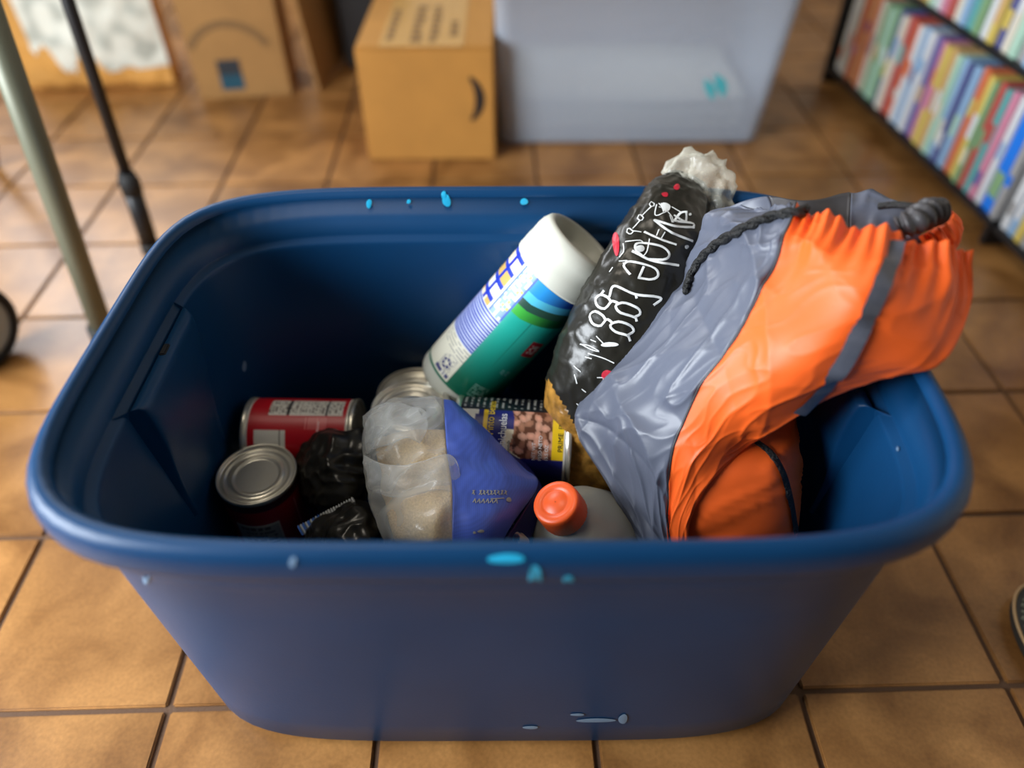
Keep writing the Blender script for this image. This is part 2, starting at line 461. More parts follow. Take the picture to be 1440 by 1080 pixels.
# ================================================================== CANS
def can_lids(R, h, M, ring=True):
    top = [(R * .99, h - .0052), (R * 1.018, h - .0045), (R * 1.024, h - .0015), (R * 1.012, h), (R * .975, h - .0003), (R * .962, h - .0012), (R * .955, h - .0042),
           (R * .90, h - .0046), (R * .885, h - .0034), (R * .83, h - .0034), (R * .815, h - .0048), (R * .68, h - .0048), (R * .66, h - .0032), (R * .60, h - .0032), (R * .585, h - .0044), (R * .52, h - .0044), (0.0004, h - .0044)]
    bot = [(r, h - z) for r, z in reversed(top)]
    side = [(R * .99, .0055), (R * .985, h * .3), (R * .985, h * .7)]
    return lathe(bot + side + top, 56, M)
def make_can(name, label, base, axis, R, h, fn, group=None):
    M = frame_from_axis(base, axis)
    t = thing(name, label, 'can', base, group)
    vs, fs = can_lids(R, h, M); mesh_obj('shell', vs, fs, MT['metal'], t)
    if fn:
        vs, fs, cs = label_lattice(M, R * 1.0, .0058, h - .0058, fn)
        mesh_obj('paper_label', vs, fs, MT['print'], t, colors=cs)
    return t, M
WHITE, CREAM = rgb(228, 226, 216), rgb(214, 208, 190)
RED, DRED, BLACK = rgb(196, 18, 34), rgb(150, 10, 24), rgb(20, 18, 20)
def hsh(*a): return (math.sin(sum(v * k for v, k in zip(a, (12.9898, 78.233, 37.719)))) * 43758.5453) % 1.0
def fn_redA(p, t):
    if t > .93: return rgb(60, 14, 18)
    if -60 < p < 8 and t < .80:
        if p > 5 or t > .775: return CREAM
        row = int(t * 46)
        if row % 2 == 0 and -52 < p < 0 and hsh(row, int(p / 2.6)) > .35: return rgb(92, 88, 84)
        return rgb(168, 164, 156)
    if 40 < p < 41.6 and t < .9: return rgb(220, 150, 150)
    return DRED
def fn_redB(p, t):
    # lying can: p = up the picture; white facts panel along the upper side, small table at the left end
    if t < .02 or t > .985: return WHITE
    if 30 < p < 66 and .05 < t < .80:
        if abs(t - .215) < .012 or abs(t - .60) < .012: return rgb(40, 40, 46)
        if 34 < p < 62 and hsh(int(p / 2.2), int(t * 60)) > .62 and int(t * 90) % 3: return rgb(120, 112, 104)
        return WHITE
    if -60 < p < 6 and .60 < t < .92:
        if abs(t - .66) < .01: return rgb(50, 46, 46)
        return WHITE
    if 8 < p < 27 and .18 < t < .42 and int(t * 110) % 2: return rgb(232, 120, 120)
    if 4 < p < 20 and .27 < t < .30: return rgb(240, 200, 200)
    return RED
A0 = PD(360, 665, .728)
AR = .0375; AH = A0.z - .0075
make_can('soup_can', 'upright red soup can with its silver ringed lid facing up', (A0.x, A0.y, .0075), (0, 0, 1), AR, AH, fn_redA)
# red can lying at the back left
b_r, b_l = PD(506, 612, .79), PD(356, 626, .805)
ax = (b_l - b_r).normalized()
ax = (ax + Vector((0, 0, -ax.z))).normalized()
B0 = PD(506, 612, .79)
make_can('tomato_can', 'red can lying on its side behind the upright soup can, white facts panel showing', B0, ax, .0375, .113, fn_redB)
# cans with bare lids beside the canister foot
def fn_plain(c):
    return lambda p, t: c
L1 = PD(577, 572, .745)
make_can('bean_can', 'can with bare silver lid up, just under the tilted wipes canister', (L1.x, L1.y, L1.z - .112), (0, 0, 1), .0385, .112, fn_plain(rgb(40, 50, 110)))
L2 = PD(582, 552, .815)
make_can('tuna_can', 'short silver can with ringed lid, lower and behind the other bare-lidded can', (L2.x, L2.y, L2.z - .056), (0, 0, 1), .0395, .056, fn_plain(rgb(190, 186, 170)))
# pinto bean can
BLUE, YEL = rgb(20, 28, 110), rgb(242, 200, 24)
def bean(p, t):
    gx, gy = p / 13.0, t / .075
    best = 9; bid = 0
    for ix in range(int(math.floor(gx)) - 1, int(math.floor(gx)) + 2):
        for iy in range(int(math.floor(gy)) - 1, int(math.floor(gy)) + 2):
            ox, oy = ix + .2 + .6 * hsh(ix, iy), iy + .2 + .6 * hsh(iy, ix, 3)
            an = hsh(ix, iy, 9) * math.pi
            dx, dy = gx - ox, gy - oy
            u, v = dx * math.cos(an) + dy * math.sin(an), -dx * math.sin(an) + dy * math.cos(an)
            d = math.hypot(u / .62, v / .4)
            if d < best: best = d; bid = hsh(ix, iy, 5)
    if best > 1: return rgb(96, 54, 34)
    k = 1 - .35 * best
    c = rgb(214 + 20 * bid, 168, 140) if bid > .35 else rgb(180, 122, 92)
    return tuple(v * k for v in c)
def fn_pinto(p, t):
    if t < .015: return WHITE
    if -28 < p < 42:
        if t < .13: return YEL
        edge = .50 - .02 * math.sin(p * .08)
        if p < -16: edge -= (abs(p + 16) / 12) * .1
        if .13 <= t < edge: return bean(p, t)
        if edge <= t < edge + .075 and p < 12: return rgb(236, 226, 196)
        if .735 < t < .775 and p > -6: return YEL
        if t > .82:
            return WHITE if hsh(int(p / 11), int(t * 14)) > .45 else BLUE
        return BLUE
    if p >= 42:
        if p > 46 and int(t * 50) % 3 == 0 and hsh(int(p / 4), int(t * 50)) > .4: return rgb(150, 150, 146)
        return rgb(14, 14, 24)
    return BLUE
PR = .0385; P0 = PD(803, 621, .735); Pl = PD(640, 616, .745)
axp = (Pl - P0); axp.z = 0; axp.normalize()
pc, PM = make_can('pinto_bean_can', 'navy pinto bean can lying on its side with beans pictured and a yellow strip', P0, axp, PR, .112, fn_pinto)
def rad(d): return math.radians(d)
RT = PR * 1.012
def fit_text(nm, s, phi, z, size, material, sq=1.0): text_on_cyl(nm, s, PM, RT, rad(phi), z, size, material, pc, squash=sq)
fit_text('lettering', 'PRIME', -16, .0085, .0062, MT['black_ink'], 1.1)
fit_text('lettering', 'FRIJOLES', 16, .0085, .0062, MT['black_ink'], .8)
fit_text('lettering', 'Pinto Beans', 3, .0735, .0105, MT['yellow_ink'], .8)
fit_text('lettering', 'Habichuelas', -24, .0615, .0105, MT['white_ink'], .8)
fit_text('lettering', 'Leyenda', -22, .0575, .0042, MT['black_ink'], .9)
fit_text('lettering', 'de frijoles', -22, .0525, .0042, MT['black_ink'], .9)
fit_text('lettering', 'NET WT', -30, .0335, .0046, MT['white_ink'])
fit_text('lettering', 'PESO NETO', -30, .0275, .0046, MT['white_ink'])
fit_text('lettering', '15.5 OZ', -30, .0215, .0046, MT['white_ink'])

# ================================================================== WIPES CANISTER
cb, ct = PD(637, 541, .803), PD(821, 339, .712)
CRAD = .0428; cax = (ct - cb); CL = cax.length; CM = frame_from_axis(cb, cax)
wipes = thing('wipes_canister', 'tilted white wipes canister with a green and blue label and recessed lid', 'canister', cb)
vs, fs = lathe([(0.0004, .002), (CRAD * .8, .001), (CRAD * .95, .002), (CRAD, .008), (CRAD, CL * .5), (CRAD, CL * .80), (CRAD * .97, CL * .83)], 64, CM)
mesh_obj('body', vs, fs, MT['white_plastic'], wipes)
lid0 = CL * .795
vs, fs = lathe([(CRAD * .98, lid0 + .001), (CRAD * 1.035, lid0), (CRAD * 1.045, lid0 + .002), (CRAD * 1.04, lid0 + .016), (CRAD * 1.03, lid0 + .0175), (CRAD * 1.03, CL - .015), (CRAD * 1.01, CL - .009), (CRAD * .95, CL - .003), (CRAD * .89, CL - .0006), (CRAD * .84, CL),
                (CRAD * .80, CL - .0008), (CRAD * .775, CL - .004), (CRAD * .74, CL - .014), (CRAD * .68, CL - .0165), (0.0004, CL - .0165)], 64, CM)
mesh_obj('lid', vs, fs, MT['white_plastic'], wipes)
def lerp3(a, b, t): t = max(0, min(1, t)); return tuple(x + (y - x) * t for x, y in zip(a, b))
def fn_wipes(p, t):
    if t < .02: return rgb(20, 110, 80)
    if p < -9:      # facts panel
        if p > -11.5 and t > .62: return rgb(60, 100, 200)
        if t < .30:
            if t > .20 and p > -70 and int(t * 130) % 3 == 0 and hsh(int(p / 3), int(t * 130)) > .2: return rgb(150, 148, 140)
            if .05 < t < .19 and -38 < p < -14 and int(t * 140) % 2 == 0 and hsh(int(p / 2), int(t * 140)) > .5: return rgb(150, 148, 150)
            if .03 < t < .06 and -40 < p < -12: return rgb(70, 70, 120) if hsh(int(p / 2), 1) > .4 else WHITE
            return rgb(230, 226, 206)
        if t < .61:
            return rgb(28, 56, 170) if (t * 92) % 2 < 1.2 else rgb(206, 216, 240)
        if p > -34:
            if abs(p + 33) < 1.6: return rgb(60, 100, 200)
            v = hsh(int(p / 4), int(t * 46))
            return rgb(226, 234, 248) if v > .45 else (rgb(120, 160, 220) if v > .12 else rgb(200, 214, 80))
        if abs(p + 36) < 2.2: return rgb(230, 240, 250)
        if abs(p + 58) < 3 or (t * 9.3) % 1 < .14: return rgb(26, 50, 180)
        if (t * 9.3) % 1 < .3: return rgb(220, 228, 240) if (t * 28) % 1 < .5 else rgb(40, 70, 190)
        v = hsh(int(p / 25), int(t * 9.3))
        return rgb(244, 226, 190) if v > .6 else (rgb(238, 240, 240) if v > .3 else rgb(214, 176, 96))
    # green face
    tt = t - max(0, p - 5) * .0012
    if tt > .90: return lerp3(rgb(50, 160, 235), rgb(16, 60, 150), (p - 5) / 40)
    if tt > .845: return lerp3(rgb(96, 210, 240), rgb(60, 150, 190), (p - 5) / 50)
    if tt > .79: return rgb(44, 84, 70)
    if tt > .72: return lerp3(rgb(70, 190, 70), rgb(20, 90, 50), (p - 0) / 45)
    if 44 < p < 66 and .50 < t < .64: return rgb(180, 30, 50) if not (48 < p < 62 and .53 < t < .61 and hsh(int(p / 3), int(t * 60)) > .6) else WHITE
    if 22 < p < 46 and .045 < t < .16 and int(t * 125) % 2 == 0 and hsh(int(p / 2.5), int(t * 125)) > .25: return rgb(150, 200, 180)
    if 38 < p < 52 and .30 < t < .345 and hsh(int(p / 2), int(t * 90)) > .45: return rgb(120, 190, 180)
    if abs(p - 22) < .8 and t > .3: return rgb(20, 140, 120)
    return lerp3(rgb(8, 104, 78), rgb(36, 186, 166), (t - .12) / .5)
vs, fs, cs = label_lattice(CM, CRAD * 1.006, CL * .085, CL * .79, fn_wipes, 260, 300)
mesh_obj('paper_label', vs, fs, MT['print'], wipes, colors=cs)
# recycling mark: three bent arrows as six ink dashes round a ring
def cyl_dashes(center_phi, center_z, r0, r1, parent):
    R = CRAD * 1.012
    for k in range(6):
        vs = []; fs = []
        a0, a1 = rad(60 * k + 8), rad(60 * k + 50)
        for i in range(4):
            a = a0 + (a1 - a0) * i / 3
            for rr in (r0, r1):
                x, y = rr * math.cos(a), rr * math.sin(a); ph = rad(center_phi) + x / R
                vs.append(CM @ Vector((R * math.cos(ph), R * math.sin(ph), center_z + y)))
        for i in range(3): fs.append((2 * i, 2 * i + 1, 2 * i + 3, 2 * i + 2))
        mesh_obj('recycling_mark', vs, fs, MT['navy_ink'], parent, smooth=False)
cyl_dashes(-27, CL * (.085 + .705 * .115), .0032, .0056, wipes)

# ================================================================== SOFT THINGS
def closed_sheet(rows, nu, nv, thick, away, disp=None, bulge=0.0, post=None, edge_pow=0.5, vend=True):
    """front grid through control points, back grid pushed 'thick' along 'away' in the middle; returns grids."""
    G = grid_surface(rows, nu, nv); away = Vector(away).normalized()
    Fr, Bk = [], []
    for j in range(nv):
        v = j / (nv - 1); rf, rb = [], []
        for i in range(nu):
            u = i / (nu - 1); p = G[j][i]
            pu = max(0, 1 - (2 * u - 1) ** 2) ** edge_pow
            pv = max(0, 1 - (2 * v - 1) ** 4) ** edge_pow if vend else 1.0
            w = pu * pv
            t1 = (G[j][min(i + 1, nu - 1)] - G[j][max(i - 1, 0)]); t2 = (G[min(j + 1, nv - 1)][i] - G[max(j - 1, 0)][i])
            n = t1.cross(t2)
            n = n.normalized() if n.length > 1e-12 else -away
            if n.dot(CAM - p) < 0: n = -n
            d = disp(u, v, p) if disp else 0.0
            f = p + n * (d + bulge * w)
            if post: f = post(u, v, f, n)
            rf.append(f); rb.append(p + away * (thick * w + 0.002) + n * d * 0.3)
        Fr.append(rf); Bk.append(rb)
    return Fr, Bk
def sheet_mesh(name, Fr, Bk, i0, i1, j0, j1, material, parent, close=True, label=None):
    """mesh from columns i0..i1, rows j0..j1 of front and back grids, edges joined."""
    vs, fs = [], []; w = i1 - i0 + 1; h = j1 - j0 + 1
    for j in range(j0, j1 + 1): vs += Fr[j][i0:i1 + 1]
    for j in range(h - 1):
        for i in range(w - 1):
            a = j * w + i; fs.append((a, a + 1, a + w + 1, a + w))
    if close:
        o = len(vs)
        for j in range(j0, j1 + 1): vs += Bk[j][i0:i1 + 1]
        for j in range(h - 1):
            for i in range(w - 1):
                a = o + j * w + i; fs.append((a, a + w, a + w + 1, a + 1))
        for i in range(w - 1):
            fs.append((i + 1, i, o + i, o + i + 1)); a = (h - 1) * w + i; fs.append((a, a + 1, o + a + 1, o + a))
        for j in range(h - 1):
            a = j * w; fs.append((a, a + w, o + a + w, o + a)); a = j * w + w - 1; fs.append((a + w, a, o + a, o + a + w))
    return mesh_obj(name, vs, fs, material, parent, label=label)
AWAY = Vector((0, .75, -.66))
# ---- noodle bag: loft along its axis
def loft(path, hw, hd, n=48, m=60, disp=None, wdir=None):
    P = catmull([Vector(p) for p in path], m); W = catmull([Vector((a, b, 0)) for a, b in zip(hw, hd)], m)
    vs, fs = [], []
    for j in range(m):
        t = (P[min(j + 1, m - 1)] - P[max(j - 1, 0)]).normalized()
        view = (P[j] - CAM).normalized(); dpt = (view - t * view.dot(t)).normalized(); wd = t.cross(dpt)
        for k in range(n):
            a = 2 * math.pi * k / n; c, s = math.cos(a), math.sin(a)
            q = P[j] + wd * c * W[j].x + dpt * s * W[j].y
            if disp: q += (wd * c + dpt * s) * disp(a, j / (m - 1), q)
            vs.append(q)
    for j in range(m - 1):
        for k in range(n):
            a, b = j * n + k, j * n + (k + 1) % n
            fs.append((a, b, b + n, a + n))
    fs.append(tuple(range(n - 1, -1, -1))); fs.append(tuple((m - 1) * n + k for k in range(n)))
    return vs, fs
nood = thing('noodle_bag', 'black film bag of egg noodles with white lettering, propped on the tote rim', 'bag', PD(845, 690, .75))
def d_nood(a, v, p): return .002 * fbm(p, 22, 3) + .0016 * (1 - min(1, abs(noise.noise(p * 45)) * 2)) ** 3 + .0009 * (1 - min(1, abs(noise.noise(p * 110)) * 2)) ** 3
path = [PD(846, 700, .755), PD(836, 640, .745), PD(840, 570, .712), PD(863, 490, .690), PD(897, 410, .683), PD(932, 330, .698), PD(955, 278, .718), PD(963, 255, .725)]
NN_, MM_ = 112, 150
vs, fs = loft(path, [.034, .046, .0505, .0495, .0440, .0390, .030, .020], [.020, .03, .032, .032, .029, .025, .02, .012], NN_, MM_, d_nood)
# lower clear window shows the noodles: split by ring and side
n_, m_ = NN_, MM_
blk, gold = [], []
for f in fs:
    if len(f) > 4: gold.append(f) if f[0] < n_ * 2 else blk.append(f); continue
    j, k = f[0] // n_, f[0] % n_; v = j / (m_ - 1); a = 2 * math.pi * k / n_
    q = vs[f[0]]; dv = q - CAM; zc = dv.dot(FWD); qx, qy = 720 + F * dv.dot(CR) / zc, 540 + F * dv.dot(CD) / zc
    lim = 773 + (qy - 540) * .64 if qy > 540 else 773 - (540 - qy) * .9
    (gold if (v < .06 or (qx < lim and qy > 505)) else blk).append(f)
def sub(vs, fl):
    used = sorted({i for f in fl for i in f}); mp = {o: i for i, o in enumerate(used)}
    return [vs[i] for i in used], [tuple(mp[i] for i in f) for f in fl]
nb_ = mesh_obj('printed_film', *sub(vs, blk), MT['black_film'], nood)
ng_ = mesh_obj('clear_end', *sub(vs, gold), MT['noodle'], nood, label='clear end showing golden noodles')
def d_tail(a, v, p): return .005 * crease(p, 70) * (0.4 + v) + .0035 * crease(p, 150) + .002 * math.sin(a * 7 + v * 4)
vs, fs = loft([PD(958, 262, .722), PD(970, 246, .722), PD(990, 250, .715), PD(1000, 268, .715), PD(997, 300, .72), PD(990, 325, .725)], [.017, .019, .018, .016, .015, .014], [.009, .010, .010, .008, .007, .005], 40, 44, d_tail)
mesh_obj('twisted_tail', vs, fs, MT['clear'], nood, label='crumpled clear plastic end')
nbv = bvh_of([nb_, ng_])
# hand-drawn lettering, traced as strokes on the film.  crop(850,220)x6 and crop(790,380)x4.9
def c6(*pts): return [(850 + x / 6, 220 + y / 6) for x, y in pts]
def c5(*pts): return [(790 + x / 4.906, 380 + y / 4.909) for x, y in pts]
letters = [
    [c6((420, 540), (560, 640), (740, 715)), c6((430, 540), (600, 590), (750, 600)), c6((750, 600), (740, 565), (590, 545)), c6((590, 545), (640, 480), (690, 470)), c6((690, 470), (680, 550), (590, 500))],
    [c6((340, 640), (470, 700), (600, 745))],
    [c6((240, 800), (400, 880), (620, 920)), c6((380, 870), (510, 870), (545, 820), (480, 760), (350, 735), (270, 740), (265, 790), (330, 850))],
    [c6((215, 995), (165, 930), (200, 890), (310, 905), (430, 950), (450, 1010), (390, 1040), (285, 1025)), c6((330, 935), (290, 1025))],
    [c5((330, 180), (365, 110), (500, 165), (680, 190), (635, 240)), c5((510, 165), (515, 190))],
    [c5((515, 350), (500, 325), (400, 290), (375, 245), (430, 225), (520, 260), (540, 300), (500, 325)), c5((385, 225), (345, 215), (300, 265), (250, 250), (235, 200), (270, 170), (320, 190), (340, 220)), c5((270, 170), (290, 145))],
    [c5((470, 485), (450, 450), (370, 425), (335, 380), (390, 355), (470, 380), (495, 420), (450, 450)), c5((345, 360), (310, 340), (270, 385), (215, 370), (195, 315), (230, 285), (280, 310), (305, 345))]]
for lt in letters: ribbon_px('letter', nbv, lt, .0022, MT['white_ink'], nood, step=4)
thin = [c6((420, 400), (390, 385), (380, 420), (415, 425), (420, 400)), c6((330, 520), (300, 490), (280, 525), (310, 545), (330, 520)), c6((240, 630), (205, 605), (190, 640), (220, 660), (245, 635)), c6((395, 425), (320, 500)), c6((300, 545), (240, 610)), c6((245, 630), (310, 640)),
        c6((440, 410), (430, 500), (520, 470)), c6((460, 400), (560, 500), (580, 560)), c6((520, 400), (540, 440), (460, 430)), c6((570, 430), (640, 470)), c6((480, 400), (500, 470)), c6((550, 500), (570, 560)),
        c6((180, 720), (300, 710), (330, 740)), c6((160, 740), (165, 800), (130, 850)), c6((125, 885), (190, 880)), c6((70, 940), (45, 975)), c6((160, 900), (180, 960)), c6((380, 700), (360, 800), (320, 850)), c6((460, 620), (440, 670)), c6((510, 640), (480, 690)),
        c5((130, 510), (190, 520), (260, 560), (200, 545), (140, 512)), c5((185, 575), (270, 600), (360, 640)), c5((240, 455), (300, 520)), c5((105, 920), (165, 970)), c5((165, 600), (205, 610)), c5((245, 740), (290, 745), (265, 800)), c5((140, 820), (165, 840)), c5((85, 660), (130, 700)), c5((90, 720), (105, 780)), c5((200, 480), (235, 495))]
o = ribbon_px('fine_lettering', nbv, thin, .0010, MT['white_ink'], nood, step=4); o['kind'] = 'stuff'
blob_px('lettering', nbv, [(850 + 690 / 6, 220 + 765 / 6, 3, 2.6), (850 + 720 / 6, 220 + 490 / 6, 2, 2), (790 + 330 / 4.9, 380 + 512 / 4.9, 12, 3.5), (850 + 515 / 6, 220 + 430 / 6, 7, 6), (850 + 300 / 6, 220 + 780 / 6, 6, 5)], MT['white_ink'], nood)
blob_px('emblem', nbv, [(790 + 320 / 4.9, 380 + 725 / 4.9, 9, 8), (850 + 100 / 6, 220 + 740 / 6, 5, 16), (850 + 610 / 6, 220 + 260 / 6, 4, 4), (850 + 510 / 6, 220 + 325 / 6, 5, 3)], MT['red_ink'], nood)

# ---- drawstring bag
bag = thing('drawstring_bag', 'orange and grey nylon drawstring bag slumped over the tote corner', 'bag', (.18, .43, .012))
S = [
 [(922, 775, .165), (932, 776, .17), (946, 776, .17), (954, 776, .172), (962, 774, .170)],
 [(868, 700, .19), (905, 705, .205), (944, 708, .215), (958, 716, .217), (975, 722, .213)],
 [(822, 612, .215), (880, 620, .245), (950, 640, .262), (980, 655, .262), (1012, 662, .252)],
 [(818, 585, .228), (885, 580, .262), (965, 595, .288), (1010, 615, .285), (1050, 624, .268)],
 [(850, 538, .25), (915, 535, .288), (992, 545, .318), (1045, 575, .318), (1092, 602, .298)],
 [(905, 465, .287), (965, 470, .325), (1035, 488, .352), (1100, 535, .352), (1155, 568, .328)],
 [(955, 400, .322), (1010, 400, .358), (1068, 432, .378), (1155, 490, .385), (1235, 532, .356)],
 [(985, 345, .352), (1040, 350, .386), (1098, 375, .402), (1210, 430, .413), (1322, 512, .372)],
 [(1005, 312, .372), (1060, 318, .402), (1112, 335, .416), (1235, 385, .428), (1368, 432, .402)],
 [(1040, 300, .385), (1085, 300, .408), (1122, 303, .420), (1245, 335, .432), (1363, 354, .425)],
]
rows = [[PZ(*p) for p in r] for r in S]
def ridge(a, b, c, k=5):
    return (1 - min(1, abs(noise.noise(Vector((a, b, c)))) * 1.6)) ** k
def d_bag(u, v, p):
    d = .005 * fbm(p, 9, 2)
    k = 1.3 if u < .5 else .6
    d += .0045 * k * ridge(u * 2.2 + v * 2.4, v * 1.8 - u * 1.0, 1.3, 3)
    d += .0020 * k * ridge(u * 4 - v * 4, v * 3 + u * 2, 4.1, 3)
    d -= .0016 * k * ridge(u * 3 + v * 6, v * 2, 7.7, 4)
    d += .0022 * k * ridge(u * 5.5 + v * 2.5, v * 5 - u * 3, 9.4, 6)
    d += .0007 * ridge(u * 11 - v * 7, v * 9, 2.2, 4)
    if u > .47:
        e = max(0, (v - .80) / .20); w = max(0, (v - .55) / .45)
        ph = noise.noise(Vector((u * 7, v * 1.5, 3))) * 2.2
        d += e ** 1.5 * .0024 * math.sin(u * 170 + ph * 3) + w * w * .0042 * math.sin(u * 44 + ph)
    return d
NU, NV = 161, 221
Fr, Bk = closed_sheet(rows, NU, NV, .075, AWAY, d_bag, bulge=.006, vend=False)
# ruffle frill: the last rows turn inward
seam_i = 80
grey = sheet_mesh('grey_panel', Fr, Bk, 0, seam_i, 0, NV - 1, MT['grey_nylon'], bag, label='grey nylon side panel')
vs, fs = tube([Fr[j][seam_i] for j in range(0, NV, 2)], .0011, 6); mesh_obj('seam', vs, fs, MT['dark_nylon'], bag)
orange = sheet_mesh('orange_panel', Fr, Bk, seam_i, NU - 1, 0, NV - 1, MT['orange_nylon'], bag, label='orange nylon front with gathered top')
# lower body standing in the tote
LB = []
for (Y, py) in [(.462, 590), (.405, 640), (.385, 690), (.372, 765)]:
    LB.append([PY(px, py + dy, Y + dY) for px, dy, dY in [(930, 6, .03), (965, 6, .006), (1040, 0, 0), (1100, -4, .006), (1120, -8, .03)]])
last = LB[-1]
for z in (.10, .014): LB.append([Vector((q.x, q.y, z)) for q in last])
def d_low(u, v, p): return .003 * fbm(p, 12, 2) + .0025 * ridge(u * 3, v * 12 + u * 4, 5.5, 4)
Fl, Bl = closed_sheet(LB, 41, 51, .09, (0, 1, 0), d_low, bulge=.008, vend=False)
low = sheet_mesh('lower_body', Fl, Bl, 0, 40, 0, 50, MT['orange_nylon'], bag, label='shaded orange lower half standing inside the tote')
# inner/back of the mouth
BR = [[(1000, 318, .368), (1040, 292, .395), (1095, 283, .408), (1140, 292, .414), (1190, 284, .416), (1228, 280, .420), (1268, 292, .424), (1300, 306, .428)],
      [(1010, 345, .355), (1060, 318, .385), (1105, 312, .398), (1140, 322, .405), (1190, 330, .408), (1228, 332, .412), (1270, 335, .416), (1310, 342, .418)],
      [(1030, 370, .33), (1080, 345, .365), (1120, 345, .375), (1150, 355, .38), (1200, 360, .385), (1240, 362, .39), (1285, 362, .395), (1325, 365, .40)]]
rowsB = [[PZ(*p) + Vector((0, .012, -.004)) for p in r] for r in BR]
def d_back(u, v, p):
    d = .002 * fbm(p, 22, 3)
    if u > .62: d += .003 * crease(p, 60)
    return d
Fb, Bb = closed_sheet(rowsB, 81, 21, .02, AWAY, d_back, bulge=.006, vend=False)
sheet_mesh('back_panel', Fb, Bb, 0, 22, 0, 20, MT['grey_nylon'], bag)
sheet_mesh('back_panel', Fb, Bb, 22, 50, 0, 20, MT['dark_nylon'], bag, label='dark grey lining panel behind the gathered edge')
sheet_mesh('back_panel', Fb, Bb, 50, 80, 0, 20, MT['grey_nylon'], bag)
# curled sleeve of shiny grey nylon and the orange frill behind it
sl = [PZ(1262, 322, .432), PZ(1285, 312, .438), PZ(1305, 300, .440), PZ(1322, 298, .438)]
def d_sl(a, v, p): return .0015 * math.sin(v * 40) + .001 * crease(p, 80)
vs, fs = loft(sl, [.007, .009, .009, .008], [.007, .009, .009, .008], 24, 40, d_sl)
mesh_obj('drawcord_sleeve', vs, fs, MT['dark_nylon'], bag, label='dark puckered sleeve round the cord')
fr_rows = [[PZ(1296, 332, .420), PZ(1318, 322, .426), PZ(1336, 308, .424), PZ(1328, 294, .420)],
           [PZ(1305, 348, .415), PZ(1330, 343, .42), PZ(1347, 328, .418), PZ(1346, 310, .412)],
           [PZ(1306, 360, .405), PZ(1324, 357, .41), PZ(1338, 350, .408), PZ(1342, 336, .402)]]
def d_fr(u, v, p): return .0035 * math.sin(u * 44)
Ff, Bf = closed_sheet(fr_rows, 49, 15, .012, AWAY, d_fr, vend=False)
sheet_mesh('orange_frill', Ff, Bf, 0, 48, 0, 14, MT['orange_nylon'], bag)
gbv = bvh_of([grey, orange]); lbv = bvh_of([low, orange, grey])
ribbon_px('reflective_stripe', gbv, [[(1258, 345), (1250, 372), (1238, 405), (1222, 440), (1205, 475), (1188, 508), (1165, 540), (1140, 566), (1128, 577)]], .0125, MT['stripe'], bag, lift=.0012, step=4, label='grey reflective tape')
lowbv = bvh_of([low])
ribbon_px('piping', lowbv, [[(1064, 624), (1084, 640), (1100, 668), (1110, 705), (1117, 745)]], .006, MT['black_cord'], bag, lift=.002, step=4, label='black piping')
# black braided drawcords
def cord_px(bvh, pts, r, lift, n=70):
    Q = catmull([Vector((x, y, 0)) for x, y in pts], n); out = []
    for q in Q:
        h = cast(bvh, q.x, q.y)
        if h: out.append(h[0] + h[1] * lift)
    for _ in range(4):
        out = [out[0]] + [(out[i - 1] + out[i] * 2 + out[i + 1]) / 4 for i in range(1, len(out) - 1)] + [out[-1]]
    return out
allb = bvh_of([grey, orange] + [o for o in bag.children if o.name.startswith('back_panel')])
cpts = cord_px(allb, [(966, 412), (972, 396), (985, 372), (1005, 350), (1035, 330), (1070, 314), (1108, 304), (1136, 298)], .0035, .003)
for off in (-1, 1):
    pts2 = []
    for i, p in enumerate(cpts):
        a = i * .55 + (0 if off < 0 else math.pi)
        pts2.append(p + Vector((0, math.cos(a) * .0019, math.sin(a) * .0019)))
    vs, fs = tube(pts2, .0028, 8); mesh_obj('drawcord', vs, fs, MT['black_cord'], bag, label='black braided cord')
vs, fs = tube(catmull([PZ(1236, 290, .43), PZ(1262, 288, .436), PZ(1292, 292, .442), PZ(1325, 296, .440)], 24), .0028, 8)
mesh_obj('drawcord', vs, fs, MT['black_cord'], bag)

# ---- rice bag (clear window + blue woven print)
rice = thing('rice_bag', 'rice bag with clear plastic window and a blue woven-look printed side', 'bag', (-.06, .42, .012))
RR = [[(518, 584, .700), (560, 568, .70), (624, 566, .695), (642, 573, .70), (662, 590, .71)],
      [(511, 612, .690), (560, 605, .675), (626, 600, .672), (668, 602, .68), (702, 625, .70)],
      [(515, 660, .672), (570, 650, .652), (629, 645, .652), (690, 648, .66), (736, 656, .68)],
      [(525, 710, .650), (580, 700, .628), (636, 692, .63), (698, 698, .635), (756, 684, .66)],
      [(540, 768, .630), (590, 770, .607), (636, 770, .61), (672, 770, .615), (708, 762, .635)]]
rowsR = [[PD(*p) for p in r] for r in RR]
lastr = rowsR[-1]
for z in (.10, .014): rowsR.append([Vector((q.x * 1.0, q.y + .005, z)) for q in lastr])
def d_rice(u, v, p):
    k = 1.0 if u < .5 else .35
    return k * (.004 * fbm(p, 20, 3) + .0045 * crease(p, 26) * (1 if v < .66 else .3)) - .002
Fr2, Bk2 = closed_sheet(rowsR, 81, 101, .075, (0.05, .62, -.78), d_rice, bulge=.006, vend=False, edge_pow=.6)
# keep the back above the floor of the tote
for r in Bk2:
    for q in r: q.z = max(q.z, .013)
sheet_mesh('clear_window', Fr2, Bk2, 0, 40, 0, 100, MT['clear2'], rice, label='crinkled clear plastic side')
blue = sheet_mesh('printed_side', Fr2, Bk2, 40, 80, 0, 100, MT['blue_weave'], rice, label='blue woven-look printed side')
